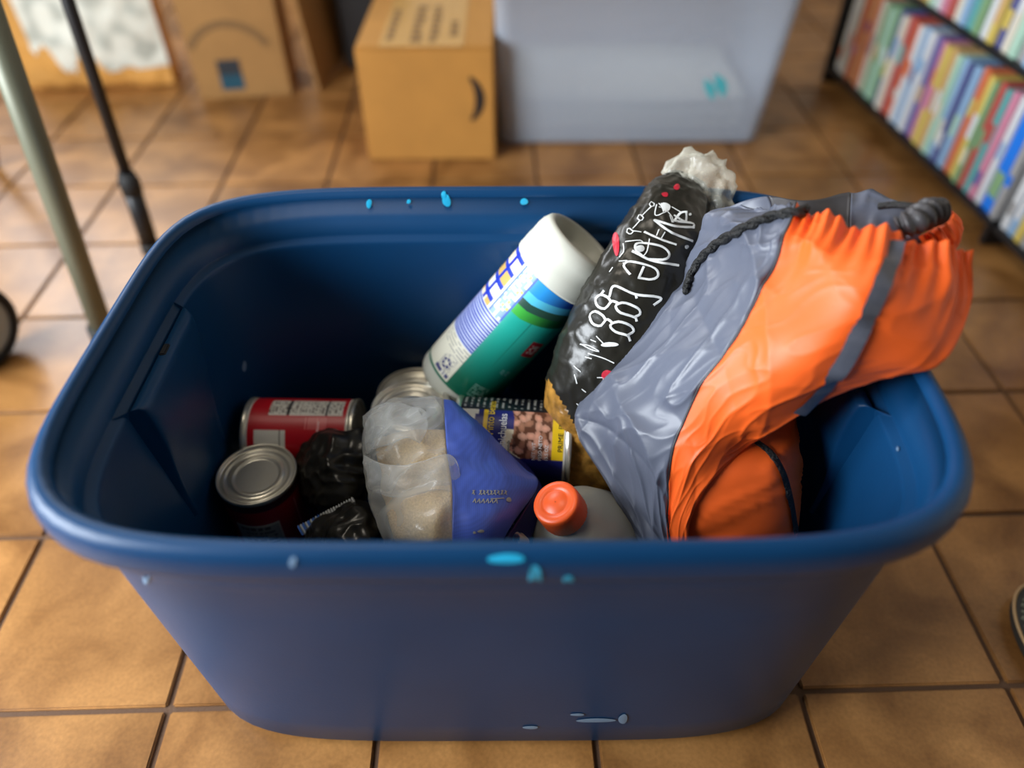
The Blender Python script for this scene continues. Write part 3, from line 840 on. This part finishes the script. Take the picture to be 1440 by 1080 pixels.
# grain inside, set in from the film
Fi = [[q + Vector((.0, .012, -.009)) for q in r] for r in Fr2]
Bi = [[q - Vector((.0, .012, -.006)) for q in r] for r in Bk2]
sheet_mesh('grain', Fi, Bi, 6, 39, 22, 98, MT['rice'], rice, label='pale grain seen through the clear side')
# loose film flap folded across the window
flap_rows = [[PD(512, 640, .664), PD(545, 655, .645), PD(590, 652, .638), PD(628, 640, .642), PD(642, 655, .642)],
             [PD(516, 665, .655), PD(550, 680, .637), PD(595, 678, .630), PD(630, 668, .634), PD(645, 682, .636)],
             [PD(522, 690, .648), PD(556, 700, .634), PD(600, 690, .630), PD(628, 690, .632), PD(640, 702, .634)]]
Fk, Bk3 = closed_sheet(flap_rows, 41, 21, .003, AWAY, lambda u, v, p: .004 * crease(p, 45), vend=False)
sheet_mesh('film_flap', Fk, Bk3, 0, 40, 0, 20, MT['clear2'], rice, label='folded flap of clear film')
top_rows = [[PD(514, 588, .692), PD(535, 572, .69), PD(570, 572, .688), PD(600, 580, .682)],
            [PD(516, 610, .684), PD(540, 596, .676), PD(575, 590, .672), PD(600, 604, .672)],
            [PD(520, 640, .675), PD(545, 625, .662), PD(570, 618, .660), PD(590, 625, .662)]]
Fk, Bk3 = closed_sheet(top_rows, 41, 21, .003, AWAY, lambda u, v, p: .005 * crease(p, 50), vend=False)
sheet_mesh('film_flap', Fk, Bk3, 0, 40, 0, 20, MT['clear2'], rice)
# dark inner fold along the right side of the blue print
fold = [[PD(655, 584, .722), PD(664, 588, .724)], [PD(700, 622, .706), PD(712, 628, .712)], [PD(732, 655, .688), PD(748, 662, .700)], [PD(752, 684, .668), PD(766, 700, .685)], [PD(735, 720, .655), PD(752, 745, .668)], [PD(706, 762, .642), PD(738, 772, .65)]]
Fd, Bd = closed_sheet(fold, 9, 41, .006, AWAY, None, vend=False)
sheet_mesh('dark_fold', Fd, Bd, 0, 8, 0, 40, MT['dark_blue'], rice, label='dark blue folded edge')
bbv = bvh_of([blue])
ln = []
for x in range(664, 712, 5):
    if hsh(x) > .15: ln.append([(x, 694 + (x % 3)), (x + 3, 690 + (x % 2))]); ln.append([(x + 1, 690), (x + 3, 696)])
for x in range(665, 700, 6): ln.append([(x, 707), (x + 3, 702)]); ln.append([(x + 3, 702), (x + 4, 708)])
ln.append([(690, 702), (708, 701)])
o = ribbon_px('fine_lettering', bbv, ln, .0009, MT['grey_ink'], rice, step=3); o['kind'] = 'stuff'
blob_px('lettering', bbv, [(715, 703, 4, 3), (676, 747, 5, 2), (667, 749, 2, 2)], MT['grey_ink'], rice)

# ---- black plastic bags
def crumple(name, label, rows, thick, parent=None, amp=.006, sc=34, nu=61, nv=61, base=None):
    rr = [[PD(*p) for p in r] for r in rows]
    def d(u, v, p): return amp * crease(p, sc) + amp * .7 * crease(p + Vector((1, 2, 3)), sc * 2.2) + amp * .5 * fbm(p, 12, 3)
    f, b = closed_sheet(rr, nu, nv, thick, AWAY, d, bulge=amp)
    for r in b:
        for q in r: q.z = max(q.z, .012)
    return f, b
f, b = crumple('', '', [[(440, 622, .765), (470, 612, .755), (498, 612, .75), (520, 620, .755)],
                        [(418, 650, .77), (455, 640, .735), (490, 640, .725), (516, 650, .735)],
                        [(425, 690, .77), (455, 680, .725), (485, 685, .715), (514, 695, .73)],
                        [(450, 722, .75), (468, 715, .72), (488, 716, .715), (505, 722, .73)]], .07)
o = sheet_mesh('crumpled_bag', f, b, 0, 60, 0, 60, MT['black_film'], None)
o.name = 'plastic_bag'; tag(o, 'crumpled black plastic bag wedged between the red cans and the rice bag', 'bag')
pk = thing('bean_packet', 'dark glossy packet with a zigzag blue and white edge, in front of the black bag', 'packet', PD(480, 790, .72))
f, b = crumple('', '', [[(432, 746, .70), (455, 730, .69), (478, 716, .685), (496, 704, .682)],
                        [(440, 775, .69), (470, 755, .665), (500, 738, .66), (518, 722, .672)],
                        [(450, 815, .69), (485, 795, .66), (515, 775, .655), (532, 752, .668)],
                        [(470, 850, .70), (500, 835, .68), (525, 815, .675), (540, 785, .68)]], .06, amp=.004, sc=40)
pko = sheet_mesh('film', f, b, 0, 60, 0, 60, MT['black_film'], pk)
# zigzag crimped edge
vs, fs = [], []
e0, e1 = PD(424, 752, .694), PD(499, 704, .676); up = (CR * -.5 - CD * .86); NZ = 44
for i in range(NZ + 1):
    p = e0.lerp(e1, i / NZ); hgt = .0052 * (1.5 - i / NZ) + (.0016 if i % 2 else 0)
    vs += [p - up * .001, p + up * hgt, p - up * .001 + AWAY * .0012, p + up * hgt + AWAY * .0012]
cs = []
for i in range(NZ + 1):
    blue_ = i < 18 and (i // 2) % 2 == 0
    cs += [rgb(70, 120, 210) if blue_ else (rgb(226, 228, 226) if i % 2 else rgb(120, 122, 120))] * 4
for i in range(NZ):
    a = 4 * i; fs += [(a, a + 4, a + 5, a + 1), (a + 2, a + 3, a + 7, a + 6), (a + 1, a + 5, a + 7, a + 3)]
mesh_obj('crimped_edge', vs, fs, MT['print'], pk, colors=cs, label='zigzag crimped edge printed blue and white')
# small printed wrapper under the blue flap
f, b = crumple('', '', [[(692, 752, .668), (708, 742, .664), (725, 742, .664), (740, 750, .668)],
                        [(690, 765, .66), (708, 758, .652), (725, 758, .652), (742, 764, .658)],
                        [(694, 785, .66), (708, 782, .655), (725, 782, .655), (738, 784, .66)]], .03, amp=.002, nu=41, nv=31)
vs = [q for r in f for q in r]; ob = len(vs); vs += [q for r in b for q in r]; fs = []; w = 41; h = 31
for j in range(h - 1):
    for i in range(w - 1):
        a = j * w + i; fs += [(a, a + 1, a + w + 1, a + w), (ob + a, ob + a + w, ob + a + w + 1, ob + a + 1)]
cs = []
for kk in range(2):
    for j in range(h):
        for i in range(w):
            v = noise.noise(Vector((i * .22, j * .3, 1)))
            cs.append(rgb(220, 214, 190) if v > .22 or (i > 29) else (rgb(30, 110, 150) if v > -.25 else rgb(20, 60, 110)))
wr = mesh_obj('snack_wrapper', vs, fs, MT['print'], None, colors=cs); tag(wr, 'small blue and cream printed wrapper poking out below the rice bag', 'wrapper')

# ---- jug with orange cap
jc = PD(781, 706, .622)
tcd = (CAM - jc).normalized(); ul = (CR * -.62 - CD * .78)
jax = (tcd * .80 + ul * .60).normalized(); JL = .215
jb = jc - jax * JL; JM = frame_from_axis(jb, jax)
jug = thing('juice_jug', 'cloudy plastic jug with an orange screw cap, half under the grey bag', 'jug', jb)
vs, fs = lathe([(.0004, .003), (.04, 0), (.050, .004), (.0525, .015), (.0525, JL - .10), (.050, JL - .075), (.040, JL - .050), (.026, JL - .034), (.0185, JL - .026), (.0165, JL - .02), (.0165, JL - .006), (.0004, JL - .005)], 48, JM)
mesh_obj('bottle', vs, fs, MT['jug'], jug)
CPR = .0205
pr = [(CPR * .96, JL - .0235), (CPR, JL - .0225), (CPR * .985, JL - .005), (CPR * .96, JL - .001), (CPR * .90, JL + .0004), (CPR * .6, JL + .0002), (CPR * .57, JL - .0004), (CPR * .5, JL - .0004), (CPR * .46, JL + .0003), (.0004, JL + .0003)]
vs, fs = lathe(pr, 72, JM)
vs2 = []
for idx, q in enumerate(vs):
    ring, k = idx // 72, idx % 72
    if ring in (1, 2) and k % 2: q = q + (JM.to_translation() + jax * (q - jb).dot(jax) - q).normalized() * .0005
    vs2.append(q)
mesh_obj('screw_cap', vs2, fs, MT['cap'], jug, label='orange ribbed screw cap')

# ================================================================== BACKGROUND
# nearer cardboard box with tape and swoosh
bx0, bx1, by0, bh = PZ(520, 225, 0).x, PZ(697, 225, 0).x, 1.413, .219
bx = thing('cardboard_box', 'taped brown cardboard box with a dark swoosh, beside the clear bin', 'box', ((bx0 + bx1) / 2, by0 + .15, 0))
bm_obj('carton', box_bm(bx0, bx1, by0, by0 + .33, .001, bh, .003), MT['card'], bx)
for sx in (0, 1):
    bm_obj('top_flap', box_bm(bx0 + .002 + sx * (bx1 - bx0) / 2, bx0 + (1 + sx) * (bx1 - bx0) / 2 - .002, by0 + .002, by0 + .328, bh - .001, bh + .0035, .001), MT['card'], bx)
bm_obj('tape', box_bm(bx0 + .045, bx1 - .055, by0 - .0006, by0 + .331, bh + .0035, bh + .0042), MT['tape'], bx)
for k, (xa, xb, ya, yb) in enumerate([(.055, .075, .03, .21), (.10, .122, .02, .24), (.135, .155, .02, .24), (.172, .19, .05, .16)]):
    n_b = int((yb - ya) / .03)
    for q in range(n_b):
        wj = .6 + .4 * hsh(k, q)
        bm_obj('printed_mark', box_bm(bx0 + xa, bx0 + xa + (xb - xa) * wj, by0 + ya + q * .03, by0 + ya + q * .03 + .021, bh + .0043, bh + .0048), MT['box_ink2'], bx)
vs, fs = [], []
for i in range(17):
    a = rad(-62 + 124 * i / 16); wd = .017 * math.cos(rad(-62 + 124 * i / 16) * 1.2) + .002
    for rr in (.05 - wd, .05):
        vs.append(Vector((bx1 - .068 + rr * math.cos(a), by0 - .0008, .125 + rr * math.sin(a))))
for i in range(16): fs.append((2 * i, 2 * i + 1, 2 * i + 3, 2 * i + 2))
mesh_obj('swoosh', vs, fs, MT['box_ink'], bx, smooth=False)
# farther carton
q0, q1 = PZ(283, 142, 0), PZ(412, 134, 0)
bx = thing('shipping_carton', 'upright dull cardboard carton with faded arc and a small teal label', 'box', ((q0.x + q1.x) / 2, q0.y + .1, 0))
ang = math.atan2(q1.y - q0.y, q1.x - q0.x); MB_ = Matrix.Translation(q0) @ Matrix.Rotation(ang, 4, 'Z'); Wd = (q1 - q0).length
bm_obj('carton', box_bm(0, Wd, 0, .17, .001, .40, .003, MB_), MT['card2'], bx)
bm_obj('label', box_bm(.055, .105, -.001, 0, .022, .055, 0, MB_), MT['label_teal'], bx)
bm_obj('label', box_bm(.055, .105, -.001, 0, .055, .088, 0, MB_), MT['label_dark'], bx)
vs, fs = [], []
for i in range(17):
    a = rad(30 + 120 * i / 16)
    for rr in (.088, .104): vs.append(MB_ @ Vector((Wd * .44 + rr * math.cos(a), -.0012, .068 + rr * math.sin(a))))
for i in range(16): fs.append((2 * i, 2 * i + 1, 2 * i + 3, 2 * i + 2))
mesh_obj('printed_arc', vs, fs, MT['box_ink2'], bx, smooth=False)
# leaning cardboard sheet between the boxes and the dark case behind it
p0 = PZ(448, 128, 0)
Ms = Matrix.Translation(p0) @ Matrix.Rotation(rad(-5), 4, 'Y') @ Matrix.Rotation(rad(82), 4, 'Z')
o = bm_obj('cardboard_sheet', box_bm(0, .3, -.004, .004, 0.002, .42, .001, Ms), MT['card2']); tag(o, 'flattened cardboard sheet standing on edge between the two boxes', 'cardboard')
c0 = PZ(492, 100, 0)
cs_ = thing('black_case', 'black case standing in shadow behind the leaning cardboard', 'case', (c0.x + .07, c0.y + .1, 0))
bm_obj('shell', box_bm(c0.x - .01, c0.x + .15, c0.y, c0.y + .2, .001, .34, .012), MT['black_metal'], cs_)
bm_obj('band', box_bm(c0.x - .012, c0.x + .152, c0.y - .003, c0.y + .202, .24, .252, .002), MT['rubber'], cs_)

# cloudy bin
qa, qb = PZ(704, 204, 0), PZ(1066, 204, 0)
bxa, bxb, bya = qa.x, qb.x, qa.y; BD, BH = .36, .34; fl = .022
binn = thing('clear_storage_bin', 'cloudy clear plastic storage bin with a teal mark, standing on the tiles', 'bin', ((bxa + bxb) / 2, bya + BD / 2, 0))
def bin_loop(g, z, r, n=12):
    x0, x1, y0, y1 = bxa - g * .45, bxb + g, bya - g, bya + BD + g; out = []
    for (cx, cy, a0) in [(x1 - r, y1 - r, 0), (x0 + r, y1 - r, 90), (x0 + r, y0 + r, 180), (x1 - r, y0 + r, 270)]:
        for k in range(n):
            a = rad(a0 + 90 * k / (n - 1)); out.append(Vector((cx + r * math.cos(a), cy + r * math.sin(a), z)))
    return out
prof = [(-.012, .001, .02), (-.003, .003, .025), (0, .012, .028), (fl * .5, BH * .5, .03), (fl, BH - .03, .032), (fl + .008, BH - .028, .034), (fl + .010, BH - .008, .034), (fl + .008, BH, .034), (fl + .001, BH, .032), (fl - .003, BH - .03, .03), (fl * .5 - .003, BH * .5, .028), (-.003, .014, .026), (-.014, .005, .02)]
vs, fs = [], []; n = 48
for g, z, r in prof: vs += bin_loop(g, z, r)
for i in range(len(prof) - 1):
    for k in range(n):
        a, b = i * n + k, i * n + (k + 1) % n; fs.append((a, b, b + n, a + n))
fs.append(tuple(range(n - 1, -1, -1))); fs.append(tuple((len(prof) - 1) * n + k for k in range(n)))
bb = mesh_obj('shell', vs, fs, MT['bin'], binn)
bbv2 = bvh_of([bb])
blob_px('teal_mark', bbv2, [(1006, 122, 15, 20)], MT['teal_mark'], binn)
# white cloth stack inside
cl = thing('folded_sheets', 'pale folded sheets lying inside the cloudy bin', 'linen', ((bxa + bxb) / 2, bya + BD / 2, .006))
for k in range(3):
    rows = [[Vector((bxa + .03 + u * (bxb - bxa - .06), bya + .03 + v * (BD - .06), .032 + k * .026 + .004 * math.sin(u * 5 + k) * math.cos(v * 4))) for u in (0, .33, .66, 1)] for v in (0, .33, .66, 1)]
    f, b = closed_sheet(rows, 31, 21, .022, (0, 0, -1), lambda u, v, p: .002 * fbm(p, 10, 3), edge_pow=.25)
    sheet_mesh('fold', f, b, 0, 30, 0, 20, MT['sack_white'], cl)

# disc rack with cases
RX = PZ(1280, 190, .05).x
rk = thing('media_rack', 'low black rack holding rows of colourful disc cases', 'rack', (RX + .11, 1.5, 0))
ry0, ry1 = .86, 1.80
rang = math.atan2(.81 - .756, 1.153 - 1.756)
def rx(y): return PZ(1180, 95, .05).x + (1.756 - y) * (.054 / .603)
for (z) in (.040, .262):
    vs = [Vector((rx(ry0) - .004, ry0, z)), Vector((rx(ry0) + .2, ry0, z)), Vector((rx(ry1) + .2, ry1, z)), Vector((rx(ry1) - .004, ry1, z))]
    vs += [v - Vector((0, 0, .010)) for v in vs]
    mesh_obj('shelf', vs, [(0, 1, 2, 3), (7, 6, 5, 4), (0, 4, 5, 1), (1, 5, 6, 2), (2, 6, 7, 3), (3, 7, 4, 0)], MT['black_metal'], rk, smooth=False)
for y in (ry0 - .006, 1.105, ry1 + .006):
    vs = [Vector((rx(y) - .008, y - .006, .001)), Vector((rx(y) + .205, y - .006, .001)), Vector((rx(y) + .205, y + .006, .001)), Vector((rx(y) - .008, y + .006, .001))]
    if y == 1.105: top = .04
    else: top = .52
    vs += [Vector((v.x, v.y, top)) for v in vs]
    mesh_obj('upright', vs, [(3, 2, 1, 0), (4, 5, 6, 7), (0, 1, 5, 4), (1, 2, 6, 5), (2, 3, 7, 6), (3, 0, 4, 7)], MT['black_metal'], rk, smooth=False)
palette = dict(cream=(222, 216, 196), orange=(214, 98, 52), tan=(206, 160, 96), green=(112, 156, 104), navy=(60, 66, 130), red=(180, 62, 54), white=(216, 220, 224), violet=(86, 74, 150),
               yellow=(214, 186, 76), sky=(132, 174, 214), teal=(72, 160, 160), pink=(206, 120, 150), brown=(120, 78, 56), grey=(150, 150, 150), blue=(30, 120, 226), mint=(170, 214, 190), black=(34, 34, 38))
for k, v in palette.items(): MT['case_' + k] = mat('case_' + k, rgb(*[c * .82 + .18 * 205 for c in v]) if k not in ('blue', 'black') else rgb(*v), 0.3)
def place_cases(names, ystart, z, shelf, hgt, wfn, direction=-1):
    y = ystart
    for i, nm in enumerate(names):
        wd = wfn(i)
        if direction < 0: ya, yb = y - wd, y
        else: ya, yb = y, y + wd
        y += direction * wd
        x0 = rx((ya + yb) / 2) + random.uniform(0, .006); g = .0008
        hh = hgt + random.uniform(-.006, .004)
        prv = names[i - 1] if i else None; nxt = names[i + 1] if i + 1 < len(names) else None
        if prv and nxt: lab = f'{nm} case between {"two " + prv + " cases" if prv == nxt else "a " + prv + " and a " + nxt + " case"} on the {shelf}'
        else: lab = f'{nm} case at the {"far" if i == 0 else "near"} end of the row on the {shelf}'
        t = thing('disc_case', lab, 'disc case', (x0 + .07, (ya + yb) / 2, z), f'disc cases on the {shelf}')
        bm_obj('cover', box_bm(x0, x0 + .136, ya + g, yb - g, z, z + hh, .0015), MT['case_' + nm], t)
        a = names[(i * 5 + 3) % len(names)]
        s0 = z + hh * (.12 + .5 * hsh(i, 2)); 
        bm_obj('spine_print', box_bm(x0 - .0005, x0 + .0003, ya + .003, yb - .003, s0, s0 + hh * (.10 + .14 * hsh(i, 4))), MT['case_' + (a if a != nm else 'white')], t)
    return y
row1 = ['cream', 'white', 'cream', 'orange', 'tan', 'orange', 'cream', 'green', 'mint', 'green', 'navy', 'cream', 'red', 'orange', 'white', 'sky', 'white', 'violet', 'pink', 'yellow', 'tan', 'mint', 'sky', 'navy', 'sky', 'orange', 'yellow', 'green', 'red', 'teal', 'pink', 'white', 'blue', 'grey']
W1 = [.022, .014, .02, .024, .02, .018, .022, .022, .018, .02, .016, .022, .024, .018, .022, .018, .024, .02, .016, .024, .02, .018, .02, .016, .022, .02, .022, .016, .018, .018, .02, .018, .034, .02]
yend = place_cases(row1, 1.785, .0402, 'lower shelf', .186, lambda i: W1[i] * .985)
row1b = ['white', 'sky', 'yellow', 'grey', 'navy', 'cream', 'sky', 'brown', 'white', 'blue']
place_cases(row1b, yend - .014, .0402, 'lower shelf nearest the tote', .186, lambda i: .019)
row2 = ['sky', 'white', 'teal', 'cream', 'mint', 'sky', 'navy', 'white', 'teal', 'yellow', 'cream', 'tan', 'yellow', 'mint', 'white', 'pink', 'red', 'cream', 'sky', 'teal', 'green', 'white', 'yellow', 'navy', 'cream', 'mint', 'grey', 'sky', 'orange', 'white', 'blue', 'cream', 'red', 'tan', 'green', 'sky', 'white', 'violet', 'yellow', 'grey']
place_cases(row2, 1.79, .2622, 'upper shelf', .186, lambda i: .0215)

# tripod leg (black) and grey rolling frame at the left
tri_b = PZ(214, 352, 0); tri_t = PY(95, 0, tri_b.y - .02); dirv = (tri_t - tri_b)
top = tri_b + dirv * 1.9
tp = thing('tripod', 'slim black tripod with a clamped leg section standing behind the tote', 'tripod', tri_b)
knee = tri_b + dirv * .30
vs, fs = tube([tri_b + Vector((0, 0, .012)), tri_b.lerp(knee, .5), knee], .0145, 14); mesh_obj('lower_leg', vs, fs, MT['black_metal'], tp)
vs, fs = tube([knee - dirv * .02, knee + dirv * .03, knee + dirv * .07], [.016, .0165, .012], 14); mesh_obj('leg_clamp', vs, fs, MT['rubber'], tp)
vs, fs = tube([knee, knee + dirv * .5, top], .009, 14); mesh_obj('upper_leg', vs, fs, MT['black_metal'], tp)
vs, fs = tube([tri_b + Vector((0, 0, .0005)), tri_b + Vector((0, 0, .016))], [.017, .0155], 14); mesh_obj('rubber_foot', vs, fs, MT['rubber'], tp)
for dx, dy in ((-.42, .30), (-.50, -.22)):
    ft = Vector((tri_b.x + dx, tri_b.y + dy, .0005))
    vs, fs = tube([ft, ft.lerp(top, .5), top], .0095, 10); mesh_obj('leg', vs, fs, MT['black_metal'], tp)
vs, fs = tube([top - Vector((0, 0, .03)), top + Vector((0, 0, .05))], [.03, .025], 16); mesh_obj('hub', vs, fs, MT['rubber'], tp)

g_b = PZ(150, 478, .0); g_t = PY(-3, 55, g_b.y - .01); gd = g_t - g_b
fr = thing('rolling_frame', 'grey tubular rolling frame with a black-tyred wheel, left of the tote', 'frame', g_b)
gtop = g_b + gd * 1.5
vs, fs = tube([g_b + Vector((0, 0, .004)), g_b + gd * .5, gtop], .0155, 16); mesh_obj('tube', vs, fs, MT['grey_tube'], fr)
vs, fs = tube([g_b + Vector((0, 0, .0005)), g_b + Vector((0, 0, .028))], [.0195, .0185], 16); mesh_obj('rubber_foot', vs, fs, MT['rubber'], fr)
wc = PZ(-34, 462, .062); wc.z = .062
g2 = Vector((wc.x - .07, wc.y + .01, .10))
vs, fs = tube([gtop, gtop + Vector((-.2, 0, .02)), gtop + Vector((-.28, -.02, -.05)), Vector((wc.x - .05, wc.y, .11)), Vector((wc.x - .03, wc.y, .062))], .0145, 14); mesh_obj('tube', vs, fs, MT['grey_tube'], fr)
mid = (gtop + g_b) / 2

WM = Matrix.Translation(wc) @ Matrix.Rotation(rad(90), 4, 'Y') @ Matrix.Rotation(rad(14), 4, 'X')
vs, fs = lathe([(.045, -.014), (.058, -.013), (.0615, -.006), (.0615, .006), (.058, .013), (.045, .014), (.043, .0), (.045, -.014)], 40, WM)
wh = mesh_obj('wheel', vs, fs, MT['rubber'], fr)
vs, fs = lathe([(.0004, -.013), (.012, -.014), (.016, -.010), (.040, -.010), (.0445, -.012), (.0445, .012), (.040, .010), (.016, .010), (.012, .017), (.0004, .017)], 40, WM)
mesh_obj('hub', vs, fs, MT['grey_plastic'], wh)

# paper sack at the upper left
s0 = PZ(35, 128, 0); s1 = PZ(246, 122, 0)
sk = thing('paper_sack', 'bulging tan sack with a big white grey-printed front, against the cartons', 'sack', ((s0.x + s1.x) / 2, s0.y + .12, 0))
def sack_rows(front):
    out = []
    for (z, o) in [(.004, .0), (.03, -.02), (.12, -.035), (.22, -.03), (.34, .01), (.44, .05)]:
        out.append([Vector((s0.x + (s1.x - s0.x) * u, s0.y + (s1.y - s0.y) * u + o * (1 - (2 * u - 1) ** 2) + .01 * abs(2 * u - 1), z)) for u in (0, .25, .5, .75, 1)])
    return out
f, b = closed_sheet(sack_rows(True), 61, 61, .2, (0, 1, 0), lambda u, v, p: .006 * fbm(p, 9, 3) + .003 * crease(p, 14), vend=False)
sack_o = sheet_mesh('paper', f, b, 0, 60, 0, 60, MT['sack_tan'], sk)
# printed white panel on the front
vs, fs, cs = [], [], []
for j in range(12, 59):
    for i in range(11, 61):
        q = f[j][i]; vs.append(q + Vector((0, -.0015, 0)))
        v = noise.noise(Vector((i * .16, j * .22, 4)))
        cs.append(lerp3(rgb(226, 226, 212), rgb(184, 187, 175), (v + .05) / .4))
for j in range(46):
    for i in range(49):
        edge = 11 * noise.noise(Vector((i * .12, 7, 2))) + 6 * (1 - i / 49)
        if j > 2 + abs(edge): a = j * 50 + i; fs.append((a, a + 1, a + 51, a + 50))
mesh_obj('printed_front', vs, fs, MT['print'], sk, colors=cs, label='white panel with grey print')

# woven sandal edge at the lower right
sc_ = PZ(1500, 908, .012)
sd = thing('woven_sandal', 'dark woven sandal sole with pale stitched edge on the right-hand tiles', 'sandal', (sc_.x, sc_.y, 0))
vs, fs = [], []; n = 48
def sole(k, s, z): 
    a = 2 * math.pi * k / n
    return Vector((sc_.x + s * .042 * math.cos(a), sc_.y + s * .062 * math.sin(a) * (1.1 if math.sin(a) > 0 else 1.0), z))
pr = [(.97, .001), (1.0, .003), (1.0, .014), (.96, .017), (.5, .0165), (.02, .0165)]
for s, z in pr: vs += [sole(k, s, z) for k in range(n)]
for i in range(len(pr) - 1):
    for k in range(n):
        a, b = i * n + k, i * n + (k + 1) % n; fs.append((a, b, b + n, a + n))
fs.append(tuple(range(n - 1, -1, -1)))
mesh_obj('sole', vs, fs, MT['weave_dark'], sd)
vs, fs = tube([sole(k, 1.005, .015) for k in range(n)] + [sole(0, 1.005, .015)], .0018, 6); mesh_obj('stitched_edge', vs, fs, MT['weave_edge'], sd)
vs, fs = [], []
for k in range(40):
    for rr in (.85, .68, .5, .3):
        p = sole(k * n / 40, rr, .018); r_ = .0035 * (0.7 + .5 * hsh(k, rr)); o = len(vs)
        vs += [p + Vector((r_, 0, 0)), p + Vector((0, r_, 0)), p + Vector((-r_, 0, 0)), p + Vector((0, -r_, 0)), p + Vector((0, 0, .0025))]
        fs += [(o, o + 1, o + 4), (o + 1, o + 2, o + 4), (o + 2, o + 3, o + 4), (o + 3, o, o + 4)]
wv_ = mesh_obj('weave_texture', vs, fs, MT['grey_tube'], sd, smooth=False, kind='stuff')
